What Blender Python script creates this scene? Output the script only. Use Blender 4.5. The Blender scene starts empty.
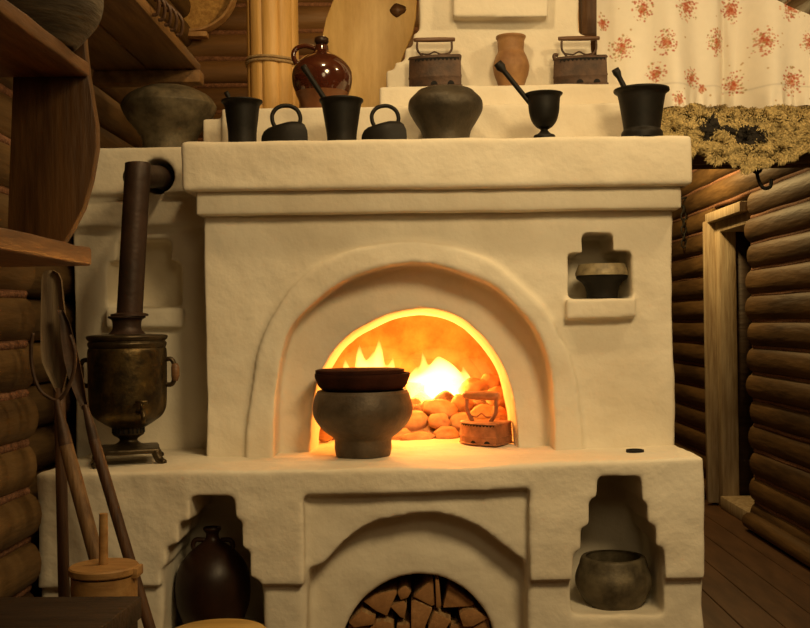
import bpy, bmesh, math, random
import numpy as np
from mathutils import Vector, Matrix, noise

random.seed(7); np.random.seed(7)
PI = math.pi
F, PX0, PY0, ROLL, CZ = 1060.0, 420.0, 322.0, 0.014, 1.4
CR, SR = math.cos(ROLL), math.sin(ROLL)
C = bpy.context.scene.collection
sc = bpy.context.scene

def XZ(px, py, Y):
    u, v = px - PX0, PY0 - py
    return ((u*CR + v*SR)*Y/F, CZ + (-u*SR + v*CR)*Y/F)
def P(px, py, Y):
    x, z = XZ(px, py, Y)
    return Vector((x, Y, z))
def poly_px(pts, Y):
    return [XZ(a, b, Y) for a, b in pts]

# ------------------------------------------------------------------ materials
def nt_mat(name):
    m = bpy.data.materials.new(name); m.use_nodes = True
    nt = m.node_tree; b = nt.nodes['Principled BSDF']
    return m, nt, b
def mat(name, c1, c2=None, rough=0.6, scale=8, stretch=(1,1,1), bump=0.2, metal=0.0, spec=0.5,
        detail=6, c3=None, bscale=None, bdist=0.01, ramp=(0.35, 0.65), coat=0.0):
    m, nt, b = nt_mat(name)
    tc = nt.nodes.new('ShaderNodeTexCoord'); mp = nt.nodes.new('ShaderNodeMapping')
    mp.inputs['Scale'].default_value = stretch
    nt.links.new(tc.outputs['Object'], mp.inputs['Vector'])
    n = nt.nodes.new('ShaderNodeTexNoise'); n.inputs['Scale'].default_value = scale
    n.inputs['Detail'].default_value = detail; n.inputs['Roughness'].default_value = 0.6
    nt.links.new(mp.outputs[0], n.inputs['Vector'])
    r = nt.nodes.new('ShaderNodeValToRGB')
    c2 = c2 or tuple(x*0.7 for x in c1)
    r.color_ramp.elements[0].position = ramp[0]; r.color_ramp.elements[1].position = ramp[1]
    r.color_ramp.elements[0].color = (*c2, 1); r.color_ramp.elements[1].color = (*c1, 1)
    if c3:
        e = r.color_ramp.elements.new(min(0.95, ramp[1]+0.15)); e.color = (*c3, 1)
    nt.links.new(n.outputs['Fac'], r.inputs['Fac'])
    nt.links.new(r.outputs['Color'], b.inputs['Base Color'])
    b.inputs['Roughness'].default_value = rough; b.inputs['Metallic'].default_value = metal
    b.inputs['Specular IOR Level'].default_value = spec
    if coat: b.inputs['Coat Weight'].default_value = coat; b.inputs['Coat Roughness'].default_value = 0.04
    if bump:
        n2 = nt.nodes.new('ShaderNodeTexNoise'); n2.inputs['Scale'].default_value = bscale or scale*3
        n2.inputs['Detail'].default_value = 5
        nt.links.new(mp.outputs[0], n2.inputs['Vector'])
        bp = nt.nodes.new('ShaderNodeBump'); bp.inputs['Strength'].default_value = bump
        bp.inputs['Distance'].default_value = bdist
        nt.links.new(n2.outputs['Fac'], bp.inputs['Height'])
        nt.links.new(bp.outputs['Normal'], b.inputs['Normal'])
    return m
def attr_mat(name, attr='Col', rough=0.8, bump=0.0, bscale=60, spec=0.3, sub=0.0, noise_amt=0.25, nscale=30):
    m, nt, b = nt_mat(name)
    a = nt.nodes.new('ShaderNodeAttribute'); a.attribute_name = attr
    n = nt.nodes.new('ShaderNodeTexNoise'); n.inputs['Scale'].default_value = nscale
    tc = nt.nodes.new('ShaderNodeTexCoord'); nt.links.new(tc.outputs['Object'], n.inputs['Vector'])
    mr = nt.nodes.new('ShaderNodeMapRange'); mr.inputs['To Min'].default_value = 1-noise_amt; mr.inputs['To Max'].default_value = 1+noise_amt
    nt.links.new(n.outputs['Fac'], mr.inputs['Value'])
    vm = nt.nodes.new('ShaderNodeVectorMath'); vm.operation = 'SCALE'
    nt.links.new(a.outputs['Color'], vm.inputs[0]); nt.links.new(mr.outputs[0], vm.inputs['Scale'])
    nt.links.new(vm.outputs[0], b.inputs['Base Color'])
    b.inputs['Roughness'].default_value = rough; b.inputs['Specular IOR Level'].default_value = spec
    if bump:
        bp = nt.nodes.new('ShaderNodeBump'); bp.inputs['Strength'].default_value = bump; bp.inputs['Distance'].default_value = 0.004
        nb = nt.nodes.new('ShaderNodeTexNoise'); nb.inputs['Scale'].default_value = bscale
        nt.links.new(tc.outputs['Object'], nb.inputs['Vector'])
        nt.links.new(nb.outputs['Fac'], bp.inputs['Height']); nt.links.new(bp.outputs[0], b.inputs['Normal'])
    return m

M = {}
M['plaster'] = mat('whitewashed_plaster', (.80,.735,.60), (.70,.62,.48), .85, 2.2, bump=.45, bscale=11, bdist=.02, spec=.2)
M['lining'] = mat('darker_brick_lining', (.50,.235,.085), (.30,.125,.04), .9, 9, bump=.5, bscale=30, bdist=.01, spec=.1)  # darker, redder brick colour for the firebox cavity faces
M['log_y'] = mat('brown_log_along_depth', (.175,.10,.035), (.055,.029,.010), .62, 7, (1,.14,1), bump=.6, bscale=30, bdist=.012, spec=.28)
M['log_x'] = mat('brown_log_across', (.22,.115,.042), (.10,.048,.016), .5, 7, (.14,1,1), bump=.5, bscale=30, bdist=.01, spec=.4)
M['rope'] = mat('tow_rope', (.30,.14,.07), (.14,.06,.03), .9, 60, bump=.8, bscale=120)
M['floor'] = mat('dark_floor_boards', (.14,.072,.034), (.07,.034,.016), .45, 3, (3,.5,1), bump=.15, bscale=14, spec=.4)
M['dark_wood'] = mat('dark_old_wood', (.11,.058,.022), (.05,.025,.01), .55, 6, (6,.5,6), bump=.4, spec=.35)
M['bench'] = mat('blackened_bench_wood', (.05,.03,.018), (.022,.013,.008), .6, 5, (.6,5,5), bump=.4, spec=.3)
M['shelf_wood'] = mat('aged_orange_shelf_wood', (.22,.10,.03), (.11,.046,.013), .5, 6, (5,.6,5), bump=.3, spec=.4)
M['board_wood'] = mat('aged_board_wood', (.15,.07,.021), (.07,.03,.009), .5, 5, (5,5,.6), bump=.3, spec=.35)
M['plank'] = mat('ceiling_plank_wood', (.26,.14,.05), (.14,.07,.023), .6, 5, (5,.5,5), bump=.3, spec=.3)
M['yellow_wood'] = mat('pale_yellow_wood', (.84,.60,.24), (.64,.41,.13), .45, 6, (2.5,2.5,.6), bump=.15, spec=.4, c3=(.88,.66,.3))
M['honey_wood'] = mat('honey_stave_wood', (.76,.47,.16), (.58,.33,.09), .5, 7, (4,4,.35), bump=.2, spec=.4)
M['seat_wood'] = mat('yellow_stool_wood', (.62,.40,.12), (.42,.25,.07), .5, 5, (.6,6,4), bump=.15, spec=.4)
M['churn_wood'] = mat('churn_wood', (.46,.26,.09), (.30,.15,.045), .6, 6, (.8,5,5), bump=.2)
M['pole_wood'] = mat('worn_pole_wood', (.26,.15,.065), (.12,.062,.025), .6, 8, (6,6,.6), bump=.3)
M['dark_pole'] = mat('dark_pole_wood', (.11,.052,.022), (.05,.022,.01), .5, 8, (6,6,.6), bump=.3)
M['grey_wood'] = mat('grey_weathered_wood', (.26,.19,.11), (.12,.075,.038), .7, 7, (6,6,.5), bump=.4)
M['jamb'] = mat('weathered_jamb_wood', (.50,.41,.27), (.30,.22,.13), .7, 6, (6,6,.5), bump=.4, spec=.25)
M['iron'] = mat('dull_cast_iron', (.085,.066,.040), (.034,.026,.015), .55, 9, bump=.55, bscale=90, bdist=.003, metal=.35, spec=.5, c3=(.13,.10,.065))
M['iron_pale'] = mat('grey_speckled_cast_iron', (.18,.145,.085), (.065,.05,.028), .6, 16, bump=.5, bscale=90, bdist=.003, metal=.25, spec=.45, c3=(.25,.205,.125))
M['hearth_iron'] = mat('brown_grey_cast_iron', (.11,.08,.05), (.055,.038,.022), .55, 12, bump=.5, bscale=90, bdist=.003, metal=.25, spec=.45)
M['band'] = mat('painted_lit_band', (.42,.34,.19), (.20,.155,.085), .55, 22, bump=.5, bscale=90, bdist=.003, metal=.1)  # bowl band: light from the front is put into this pale colour
M['black'] = mat('black_iron', (.014,.011,.008), (.007,.006,.004), .55, 14, bump=.25, bscale=80, bdist=.002, spec=.22)
M['rust'] = mat('rusty_brown_iron', (.10,.052,.028), (.04,.022,.013), .55, 20, bump=.4, bscale=90, bdist=.003, metal=.3)
M['hot_rust'] = mat('red_rusty_iron', (.40,.17,.075), (.22,.085,.035), .6, 22, bump=.5, bscale=90, bdist=.003, metal=.1)
M['vent'] = mat('dark_opening', (.008,.006,.005), (.004,.003,.002), .9, 8, bump=0)
M['grip'] = mat('turned_grip_wood', (.20,.10,.042), (.10,.045,.02), .45, 10, (.6,6,6), bump=.2)
M['hot_grip'] = mat('reddish_grip_wood', (.46,.19,.075), (.30,.11,.04), .5, 10, (.6,6,6), bump=.2)
M['jug'] = mat('glazed_brown_ceramic', (.075,.017,.007), (.045,.010,.005), .12, 6, bump=.04, bscale=12, spec=.7, coat=.8)
M['jug_raw'] = mat('bare_lower_glaze', (.20,.085,.035), (.11,.04,.016), .3, 9, bump=.1, spec=.5)
M['clay'] = mat('tan_clay', (.38,.21,.085), (.22,.105,.04), .6, 12, bump=.3, spec=.35)
M['dark_clay'] = mat('dark_brown_glaze', (.035,.014,.006), (.016,.007,.004), .42, 7, bump=.15, spec=.3)
M['pan'] = mat('red_brown_clay_pan', (.045,.014,.008), (.022,.008,.005), .85, 12, bump=.2, spec=.06)
M['samovar'] = mat('tarnished_brass', (.13,.085,.03), (.035,.025,.014), .4, 13, bump=.5, bscale=45, bdist=.004, metal=.75, c3=(.34,.22,.06), ramp=(.38,.6))
M['samovar_dark'] = mat('dark_tarnished_brass', (.085,.06,.03), (.04,.028,.016), .4, 14, bump=.3, metal=.7)
M['tin'] = mat('brown_stove_pipe_tin', (.062,.032,.02), (.032,.018,.012), .5, 9, bump=.25, metal=.3)
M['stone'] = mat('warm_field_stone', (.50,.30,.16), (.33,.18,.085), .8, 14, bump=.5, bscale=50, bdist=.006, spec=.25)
M['ash'] = mat('ash_and_embers', (.30,.18,.10), (.12,.06,.03), .95, 25, bump=1, bscale=40, bdist=.02)
M['endgrain'] = mat('split_log_end_grain', (.42,.22,.09), (.24,.115,.042), .8, 14, (1,1,1), bump=.5, bscale=50, spec=.2)
M['splitside'] = mat('split_log_side', (.50,.33,.16), (.22,.12,.05), .8, 10, (5,.5,5), bump=.4, spec=.2)
M['sieve_mesh'] = mat('bast_sieve_mesh', (.66,.40,.12), (.42,.22,.06), .7, 45, bump=.5, bscale=120)
M['sieve_rim'] = mat('bark_sieve_rim', (.58,.36,.16), (.38,.2,.075), .6, 20, bump=.3)
M['fur'] = attr_mat('curly_wool', rough=.9, noise_amt=.3, nscale=18)
M['cloth'] = attr_mat('printed_cotton', rough=.9, bump=.2, bscale=300, noise_amt=.04)
M['cord'] = mat('hemp_cord', (.50,.36,.18), (.32,.2,.09), .9, 80, bump=.5, bscale=200)
M['basket'] = mat('ribbed_clay_crock', (.13,.10,.06), (.05,.036,.022), .7, 10, (1,1,6), bump=.5, bscale=20)
# glass
mg, ntg, bg = nt_mat('dark_door_glass'); M['glass'] = mg
bg.inputs['Base Color'].default_value = (.012,.014,.014,1); bg.inputs['Roughness'].default_value = .12
# fire: glowing gas, emission in the volume of the flame shapes
mf = bpy.data.materials.new('burning_flame'); mf.use_nodes = True; nt = mf.node_tree; nt.nodes.clear()
out = nt.nodes.new('ShaderNodeOutputMaterial'); em = nt.nodes.new('ShaderNodeEmission')
em.inputs['Color'].default_value = (1,.46,.10,1); em.inputs['Strength'].default_value = 60
nt.links.new(em.outputs[0], out.inputs['Volume']); M['fire'] = mf

mf = bpy.data.materials.new('added_bloom_haze'); mf.use_nodes = True; nt = mf.node_tree; nt.nodes.clear()  # added haze: weak emission imitates bloom around the flames
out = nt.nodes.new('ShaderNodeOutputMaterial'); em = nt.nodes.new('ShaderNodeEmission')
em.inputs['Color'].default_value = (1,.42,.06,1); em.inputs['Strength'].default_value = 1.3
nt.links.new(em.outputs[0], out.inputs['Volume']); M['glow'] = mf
# ------------------------------------------------------------------ builders
def link(name, me, m=None, parent=None, loc=None, smooth=True, origin=None):
    """mesh in world coordinates; origin -> object origin moved there"""
    o = bpy.data.objects.new(name, me); C.objects.link(o)
    org = Vector(origin) if origin is not None else (Vector(parent['_org']) if parent is not None else Vector((0,0,0)))
    me.transform(Matrix.Translation(-org))
    if parent is not None:
        p = parent; o.parent = p
        o['_org'] = tuple(org)
        off = org - Vector(p['_org']); o.location = off
    else:
        o.location = org; o['_org'] = tuple(org)
    if m is not None:
        for x in (m if isinstance(m, (list, tuple)) else [m]): me.materials.append(x)
    if smooth:
        me.polygons.foreach_set('use_smooth', [True]*len(me.polygons))
    me.update()
    return o
def tag(o, label=None, cat=None, group=None, kind=None):
    if label: o['label'] = label
    if cat: o['category'] = cat
    if group: o['group'] = group
    if kind: o['kind'] = kind
    return o
def thing(name, label, cat, org, group=None):
    o = bpy.data.objects.new(name, None); C.objects.link(o); o.location = org; o['_org'] = tuple(org)
    o.empty_display_size = .05
    return tag(o, label, cat, group)
def bm_mesh(bm, sharp=None):
    bmesh.ops.recalc_face_normals(bm, faces=bm.faces)
    me = bpy.data.meshes.new('mesh'); bm.to_mesh(me); bm.free()
    if sharp is not None: me.set_sharp_from_angle(angle=math.radians(sharp))
    return me
def lathe_bm(prof, cx=0, cy=0, seg=40, bm=None, tilt=None, wob=0.0):
    bm = bm or bmesh.new(); rings = []
    ph = random.uniform(0, 6)
    for r, z in prof:
        if r < 1e-5: rings.append([bm.verts.new((cx, cy, z))])
        else:
            rings.append([bm.verts.new((cx + r*(1+wob*math.sin(2*a+ph))*math.cos(a), cy + r*(1+wob*math.sin(3*a+ph)*.6)*math.sin(a), z))
                          for a in [2*PI*k/seg for k in range(seg)]])
    for A, B in zip(rings, rings[1:]):
        for k in range(seg):
            k2 = (k+1) % seg
            if len(A) == 1 and len(B) == 1: continue
            if len(A) == 1: bm.faces.new((A[0], B[k], B[k2]))
            elif len(B) == 1: bm.faces.new((A[k], A[k2], B[0]))
            else: bm.faces.new((A[k], A[k2], B[k2], B[k]))
    if tilt:
        bmesh.ops.transform(bm, matrix=tilt, verts=bm.verts)
    return bm
def smooth_prof(pts, n=6):
    """Catmull-Rom through profile points"""
    pts = [Vector(p) for p in pts]; outp = []
    for i in range(len(pts)-1):
        p0 = pts[max(0,i-1)]; p1 = pts[i]; p2 = pts[i+1]; p3 = pts[min(len(pts)-1,i+2)]
        for k in range(n):
            t = k/n
            outp.append(.5*((2*p1)+(p2-p0)*t+(2*p0-5*p1+4*p2-p3)*t*t+(3*p1-p0-3*p2+p3)*t**3))
    outp.append(pts[-1]); return outp
def px_prof(cx, Y, pts, zbase):
    """pts: (half width px, py) from top to bottom -> list of (r, z); last sits on zbase"""
    o = []
    top, bot = pts[0][1], pts[-1][1]
    for hw, py in pts:
        # seen from below, the near side of a rim is what shows
        k = .9*max(0, 1-(py-top)/max(1, (bot-top)*.4)) if py < 300 else 0
        r = hw*Y/F
        o.append((r, XZ(cx, py, Y-k*r)[1]))
    o[-1] = (o[-1][0], zbase)
    return o
def vessel_prof(out_prof, wall=.008, floor=.015, open_top=True):
    """outside profile top->bottom, closed with an inner wall"""
    o = [(max(r, .001), z) for r, z in out_prof]
    zb = o[-1][1]
    prof = list(o) + [(0, zb)]
    if open_top:
        inner = [(max(r-wall, .004), z) for r, z in o if z > zb+floor]
        prof = [(0, zb+floor)] + [(inner[-1][0], zb+floor)] + inner[::-1] + [(r, z) for r, z in o] + [(0, zb)]
    else:
        prof = [(0, o[0][1])] + prof
    return prof
def tube_bm(pts, rad, seg=10, bm=None, caps=True):
    bm = bm or bmesh.new(); pts = [Vector(p) for p in pts]
    n = len(pts); rads = rad if isinstance(rad, (list, tuple)) else [rad]*n
    rings = []; up = None
    for i, p in enumerate(pts):
        t = (pts[min(n-1,i+1)] - pts[max(0,i-1)]).normalized()
        if up is None:
            up = Vector((0,0,1)) if abs(t.z) < .9 else Vector((1,0,0))
        a = t.cross(up).normalized(); b = a.cross(t).normalized(); up = b
        rings.append([bm.verts.new(p + (a*math.cos(2*PI*k/seg)+b*math.sin(2*PI*k/seg))*rads[i]) for k in range(seg)])
    for A, B in zip(rings, rings[1:]):
        for k in range(seg):
            k2 = (k+1) % seg; bm.faces.new((A[k], A[k2], B[k2], B[k]))
    if caps:
        bm.faces.new(rings[0][::-1]); bm.faces.new(rings[-1])
    return bm
def curve_pts(pts, n=8):
    return [tuple(v) for v in smooth_prof(pts, n)]
def prism_bm(xz, y0, y1, bm=None, scale1=None, pivot=None):
    """extrude an XZ polygon from y0 to y1"""
    bm = bm or bmesh.new()
    a = [bm.verts.new((x, y0, z)) for x, z in xz]
    s = scale1 or 1.0; pv = pivot or (0,0)
    b = [bm.verts.new((pv[0]+(x-pv[0])*s, y1, pv[1]+(z-pv[1])*s)) for x, z in xz]
    n = len(xz)
    bm.faces.new(a); bm.faces.new(b[::-1])
    for i in range(n):
        j = (i+1) % n; bm.faces.new((a[i], b[i], b[j], a[j]))
    return bm
def box_bm(x0, x1, y0, y1, z0, z1, bm=None, bevel=0, seg=2, matrix=None):
    b2 = bmesh.new()
    prism_bm([(x0,z0),(x1,z0),(x1,z1),(x0,z1)], y0, y1, b2)
    bmesh.ops.recalc_face_normals(b2, faces=b2.faces)
    if bevel:
        bmesh.ops.bevel(b2, geom=b2.edges[:]+b2.verts[:], offset=bevel, segments=seg, affect='EDGES', profile=.5)
    if matrix is not None: bmesh.ops.transform(b2, matrix=matrix, verts=b2.verts)
    if bm is None: return b2
    me = bpy.data.meshes.new('t'); b2.to_mesh(me); b2.free(); bm.from_mesh(me); bpy.data.meshes.remove(me)
    return bm
def merge_bm(dst, src):
    me = bpy.data.meshes.new('t'); src.to_mesh(me); src.free(); dst.from_mesh(me); bpy.data.meshes.remove(me); return dst
def tmp_obj(bm):
    bmesh.ops.recalc_face_normals(bm, faces=bm.faces)
    me = bpy.data.meshes.new('tmp'); bm.to_mesh(me); bm.free()
    o = bpy.data.objects.new('tmp', me); C.objects.link(o); return o
def carve(base, adds=(), cuts=(), voxel=.009, smooth_it=6, lump=.012, lump_size=.22, post=None):
    """hand-plastered masonry: union / difference of blocks, remeshed, softened and made lumpy"""
    o = tmp_obj(base); ts = []
    for lst, op in ((adds, 'UNION'), (cuts, 'DIFFERENCE')):
        for b in lst:
            t = tmp_obj(b); ts.append(t)
            md = o.modifiers.new('b', 'BOOLEAN'); md.object = t; md.operation = op; md.solver = 'EXACT'
    md = o.modifiers.new('r', 'REMESH'); md.mode = 'VOXEL'; md.voxel_size = voxel; md.use_smooth_shade = True
    md = o.modifiers.new('s', 'SMOOTH'); md.factor = .5; md.iterations = smooth_it
    dg = bpy.context.evaluated_depsgraph_get(); dg.update()
    me = bpy.data.meshes.new_from_object(o.evaluated_get(dg))
    for t in ts+[o]:
        m_ = t.data; bpy.data.objects.remove(t); bpy.data.meshes.remove(m_)
    # lumps along normals
    n = len(me.vertices); co = np.empty(n*3); me.vertices.foreach_get('co', co); co = co.reshape(-1,3)
    no = np.empty(n*3); me.vertices.foreach_get('normal', no); no = no.reshape(-1,3)
    d = np.array([noise.noise(Vector(c)/lump_size) + .45*noise.noise(Vector(c)/(lump_size*.35)) for c in co])
    co = co + no*(d*lump*.6)[:,None]
    if post is not None: co = post(co)
    me.vertices.foreach_set('co', co.ravel()); me.update()
    return me

# ------------------------------------------------------------------ the stove
ZL, ZM, ZS1, ZS2, ZSIDE = .95, 2.007, 2.172, 2.276, 2.045
Y_BASE, Y_WALL, Y_REC = 3.27, 3.60, 3.72
stove = thing('russian_stove', 'big whitewashed masonry stove with arched glowing hearth and stepped chimney', 'stove', (0.05, 4.2, 0))
BIG = 628+60
# -- body with arch
outer = [(245,475),(245,432),(251,385),(263,335),(291,287),(328,259),(365,246),(410,240),(454,246),(490,260),(517,281),(543,306),(559,332),(573,362),(581,408),(583,440),(583,475)]
inner = [(273,480),(273,440),(276,395),(287,335),(317,301),(354,276),(402,264),(439,266),(480,279),(503,293),(533,325),(549,362),(554,408),(555,440),(555,480)]
opening = [(308,480),(308,443),(311,408),(317.5,376),(331,349),(345,335),(359,325),(387,311),(418,305),(440,307),(458,313),(475,325),(489.5,341),(502,360),(509,376),(517,408),(520,443),(520,480)]
body = box_bm(-.73, .862, Y_WALL, 5.4, .88, 1.95)
def sm(pts): return [tuple(p) for p in smooth_prof(pts, 4)]
ring = prism_bm(poly_px(sm(outer), 3.57), 3.578, 3.75)
c_in = prism_bm(poly_px(sm(inner), 3.57), 3.40, Y_REC)
op = poly_px(sm(opening), Y_REC); ob = ((op[0][0]+op[-1][0])/2, .90)
c_op = prism_bm(op, 3.60, 4.02, scale1=.93, pivot=ob)
cav = [(-.40,.80),(-.40,1.25)] + [(-.02+.40*math.cos(a)*1.0-0.0, 1.25+.26*math.sin(a)) for a in [PI*(1-k/14) for k in range(1,14)]] + [(.37,1.25),(.37,.80)]
c_cav = prism_bm(cav, 3.96, 4.85)
nich = poly_px([(569,298),(569,253),(583,253),(583,234),(613,234),(613,251),(631,251),(632,298)], Y_WALL)
c_n = prism_bm(nich, 3.5, 3.84)
sill = poly_px([(566,320),(566,299),(637,297),(637,318)], 3.56)
a_sill = prism_bm(sill, 3.555, 3.70)
me = carve(body, [ring, a_sill], [c_in, c_op, c_cav, c_n], voxel=.0075, smooth_it=6, lump=.010)
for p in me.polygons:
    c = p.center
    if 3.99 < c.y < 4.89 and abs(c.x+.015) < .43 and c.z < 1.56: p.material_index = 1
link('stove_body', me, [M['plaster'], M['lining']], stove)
# -- base with ledge
def nz(pts): return poly_px(pts, Y_BASE)
base = box_bm(-1.19, .872, Y_BASE, 5.4, 0, ZL)
lowcut = box_bm(-1.3, 1.0, 3.0, Y_BASE+.03, -.1, .595)
left_n = prism_bm(nz([(158,BIG),(161,600),(161,568),(166,566),(166,546),(178,544),(178,522),(190,521),(190,496),(233,497),(235,519),(241,521),(241,549),(249,551),(249,578),(259,581),(262,600),(262,BIG)]), 3.1, 3.62)
right_n = prism_bm(nz([(573.5,618),(573.5,553),(581.5,552),(581.5,529),(590,528),(590,503),(598,502),(598.5,481),(641,481),(642,506),(647,507),(648,527),(656,528),(657,547),(664.5,548),(666,618)]), 3.1, 3.62)
rect = prism_bm(nz([(303,BIG+200),(303,496),(530,490),(531,BIG+200)]), 3.1, Y_BASE+.045)
arch = prism_bm(nz([(306,BIG+200),(306,572),(321,566),(343,545),(360,532),(378,523),(414,515),(440,516),(461,521),(478,529),(493,539),(517,558),(528,565),(528,BIG+200)]), 3.1, Y_BASE+.14)
cx_, cz_ = XZ(419, 651, Y_BASE+.14); R_ = 76.5*(Y_BASE+.14)/F
wood_hole = prism_bm([(cx_-R_, .295)]+[(cx_+R_*math.cos(a), cz_+R_*math.sin(a)) for a in [PI*(1-k/24) for k in range(25)]]+[(cx_+R_, .295)], 3.2, 4.1)
hx, hz = XZ(635, 451.5, 3.47)
def tilt_ledge(co):
    k = np.clip((co[:,0]-.15)/.72, 0, 1)*np.clip((co[:,2]-.66)/.2, 0, 1)
    co[:,2] += .022*k
    return co
me = carve(base, [], [lowcut, left_n, right_n, rect, arch, wood_hole], voxel=.0085, smooth_it=7, lump=.011, post=tilt_ledge)
link('hearth_base', me, M['plaster'], stove)
zt_h = ZL+.022*min(1,(hx-.15)/.72)+.006
hl = link('flue_opening', bm_mesh(lathe_bm([(0,zt_h-.05),(.024,zt_h-.05),(.024,zt_h),(.029,zt_h),(.030,zt_h-.05),(0,zt_h-.052)], hx, 3.47, 32), 40), M['vent'], stove); hl['label'] = 'small round black hole in the ledge'
# -- cornice
me = carve(box_bm(-.782, .908, 3.50, 5.4, 1.842, ZM), [], [], voxel=.008, smooth_it=10, lump=.007); link('cornice', me, M['plaster'], stove)
me = carve(box_bm(-.745, .880, 3.54, 5.4, 1.768, 1.86), [], [], voxel=.008, smooth_it=10, lump=.006); link('cornice_moulding', me, M['plaster'], stove)
# -- steps
x0 = XZ(221, 110, 3.78)[0]; x1 = XZ(634, 110, 3.78)[0]
me = carve(box_bm(x0, x1, 3.78, 4.5, 1.97, ZS1), [box_bm(XZ(202,118,3.8)[0], x0+.1, 3.80, 4.45, 1.97, ZS1-.03)], [], voxel=.008, smooth_it=6, lump=.006); link('mantel_step', me, M['plaster'], stove)
x0 = XZ(379, 90, 3.93)[0]; x1 = XZ(628, 90, 3.93)[0]
me = carve(box_bm(x0, x1, 3.93, 4.48, 2.1, ZS2), [], [], voxel=.008, smooth_it=6, lump=.006); link('mantel_step', me, M['plaster'], stove)
Yc = 4.05
chim = poly_px([(386,95),(386,70),(395,69),(395,62),(404,60),(405,47),(412,46),(413,33),(419,31),(420,-150),(579,-150),(579,34),(591,36),(592,54),(605,56),(606,95)], Yc)
blk = prism_bm(poly_px([(453,17),(453,-90),(549,-90),(549,17)], Yc-.06), Yc-.06, Yc+.1)
me = carve(prism_bm(chim, Yc, 4.5), [blk], [], voxel=.008, smooth_it=7, lump=.008); link('chimney', me, M['plaster'], stove)
# -- left side wall with flue hole and niche
YS = 3.87
sx = XZ(60, 200, YS)[0]
side = box_bm(-1.265, -.70, YS, 5.4, .9, ZSIDE-.17)
slab = box_bm(-1.265, -.70, YS-.05, 5.4, ZSIDE-.17, ZSIDE)
mold = box_bm(-1.265, -.70, YS-.025, 5.0, ZSIDE-.285, ZSIDE-.13)
n2 = prism_bm(poly_px([(108,307),(108,262),(118,261),(118,240),(170,240),(170,261),(180,262),(181,307)], YS), 3.6, YS+.16)
s2 = prism_bm(poly_px([(104,328),(104,308),(183,307),(183,328)], YS-.04), YS-.045, YS+.1)
fx, fz = XZ(157, 176, YS-.05)
fh = lathe_bm([(0,-.3),(.062,-.3),(.062,.3),(0,.3)], 0, 0, 28, tilt=Matrix.Translation((fx, YS, fz)) @ Matrix.Rotation(PI/2, 4, 'X'))
me = carve(side, [slab, mold, s2], [n2, fh], voxel=.009, smooth_it=6, lump=.008); link('side_wall', me, M['plaster'], stove)

# ------------------------------------------------------------------ room
def log_wall(name, axis, at, face, a0, a1, z0, z1, pitch, bulge=.07, thick=.2, gap=None, m='log_y', rope=True, seed=1):
    """stacked logs along 'Y' or 'X'; face=+1/-1 side that bulges; gap=(a,b,z0,z1) opening"""
    bm = bmesh.new(); rnd = random.Random(seed)
    nlog = int(math.ceil((z1-z0)/pitch))
    def seglist():
        if gap is None: return [(a0, a1, z0, z1)]
        ga, gb, gz0, gz1 = gap
        return [(a0, ga, z0, z1), (gb, a1, z0, z1), (ga, gb, gz1, z1)]
    for (s0, s1, zz0, zz1) in seglist():
        for i in range(nlog):
            zb = z0+i*pitch; zt = min(zb+pitch, z1+pitch)
            if zb < zz0-1e-6 or zt > zz1+pitch*.5: continue
            nn = max(3, int((s1-s0)/.12)); prof = 9; rings = []
            rr = 1+rnd.uniform(-.12,.12); jit = rnd.uniform(-.02,.04) if gap else rnd.uniform(-.012,.012)
            for k in range(nn+1):
                a = s0+(s1-s0)*k/nn
                if k == 0 and s0 == (gap or (0,0))[1]: a += 0
                if k == nn and gap and s1 == gap[0]: a += jit
                w = 1+.10*noise.noise(Vector((a*1.3, i*3.1, seed*7.7)))
                ring = []
                for q in range(prof):
                    th = -PI/2+PI*q/(prof-1)
                    zc = (zb+zt)/2+math.sin(th)*(zt-zb)/2
                    dx = bulge*rr*w*math.cos(th)**.75 if q not in (0, prof-1) else 0
                    p = at+face*dx
                    if axis == 'Y': ring.append(bm.verts.new((p, a, zc)))
                    else: ring.append(bm.verts.new((a, p, zc)))
                # back
                for zc in (zt, zb):
                    p = at-face*thick
                    ring.append(bm.verts.new((p, a, zc) if axis == 'Y' else (a, p, zc)))
                rings.append(ring)
            L = len(rings[0])
            for A, B in zip(rings, rings[1:]):
                for q in range(L):
                    q2 = (q+1) % L; bm.faces.new((A[q], A[q2], B[q2], B[q]))
            bm.faces.new(rings[0]); bm.faces.new(rings[-1][::-1])
            if rope and zb > z0+.01:
                nr = max(4, int((s1-s0)/.02)); pts = []
                p = at+face*.030
                nfa = len(bm.faces); n_old = set(bm.faces) if False else None
                a_s = [s0+.005+(s1-s0-.01)*k/40 for k in range(41)]
                pts = [((p, a, zb+.004*math.sin(a*9+i)) if axis == 'Y' else (a, p, zb+.004*math.sin(a*9+i))) for a in a_s]
                before = len(bm.faces)
                tube_bm(pts, .017, 8, bm)
                bm.faces.ensure_lookup_table()
                for fi in range(before, len(bm.faces)): bm.faces[fi].material_index = 1
    me = bm_mesh(bm, 50)
    return tag(link(name, me, [M[m], M['rope']]), kind='structure')
XR = 2.25
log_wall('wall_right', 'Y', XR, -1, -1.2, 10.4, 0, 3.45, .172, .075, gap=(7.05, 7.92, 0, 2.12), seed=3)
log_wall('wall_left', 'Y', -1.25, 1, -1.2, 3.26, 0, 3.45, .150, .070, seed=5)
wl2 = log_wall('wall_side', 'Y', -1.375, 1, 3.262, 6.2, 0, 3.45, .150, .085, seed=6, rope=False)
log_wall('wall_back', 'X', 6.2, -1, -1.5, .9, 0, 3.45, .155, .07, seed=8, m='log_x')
log_wall('wall_far', 'X', 10.4, -1, .7, 2.5, 0, 3.45, .172, .07, seed=9, m='log_x', rope=False)
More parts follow.
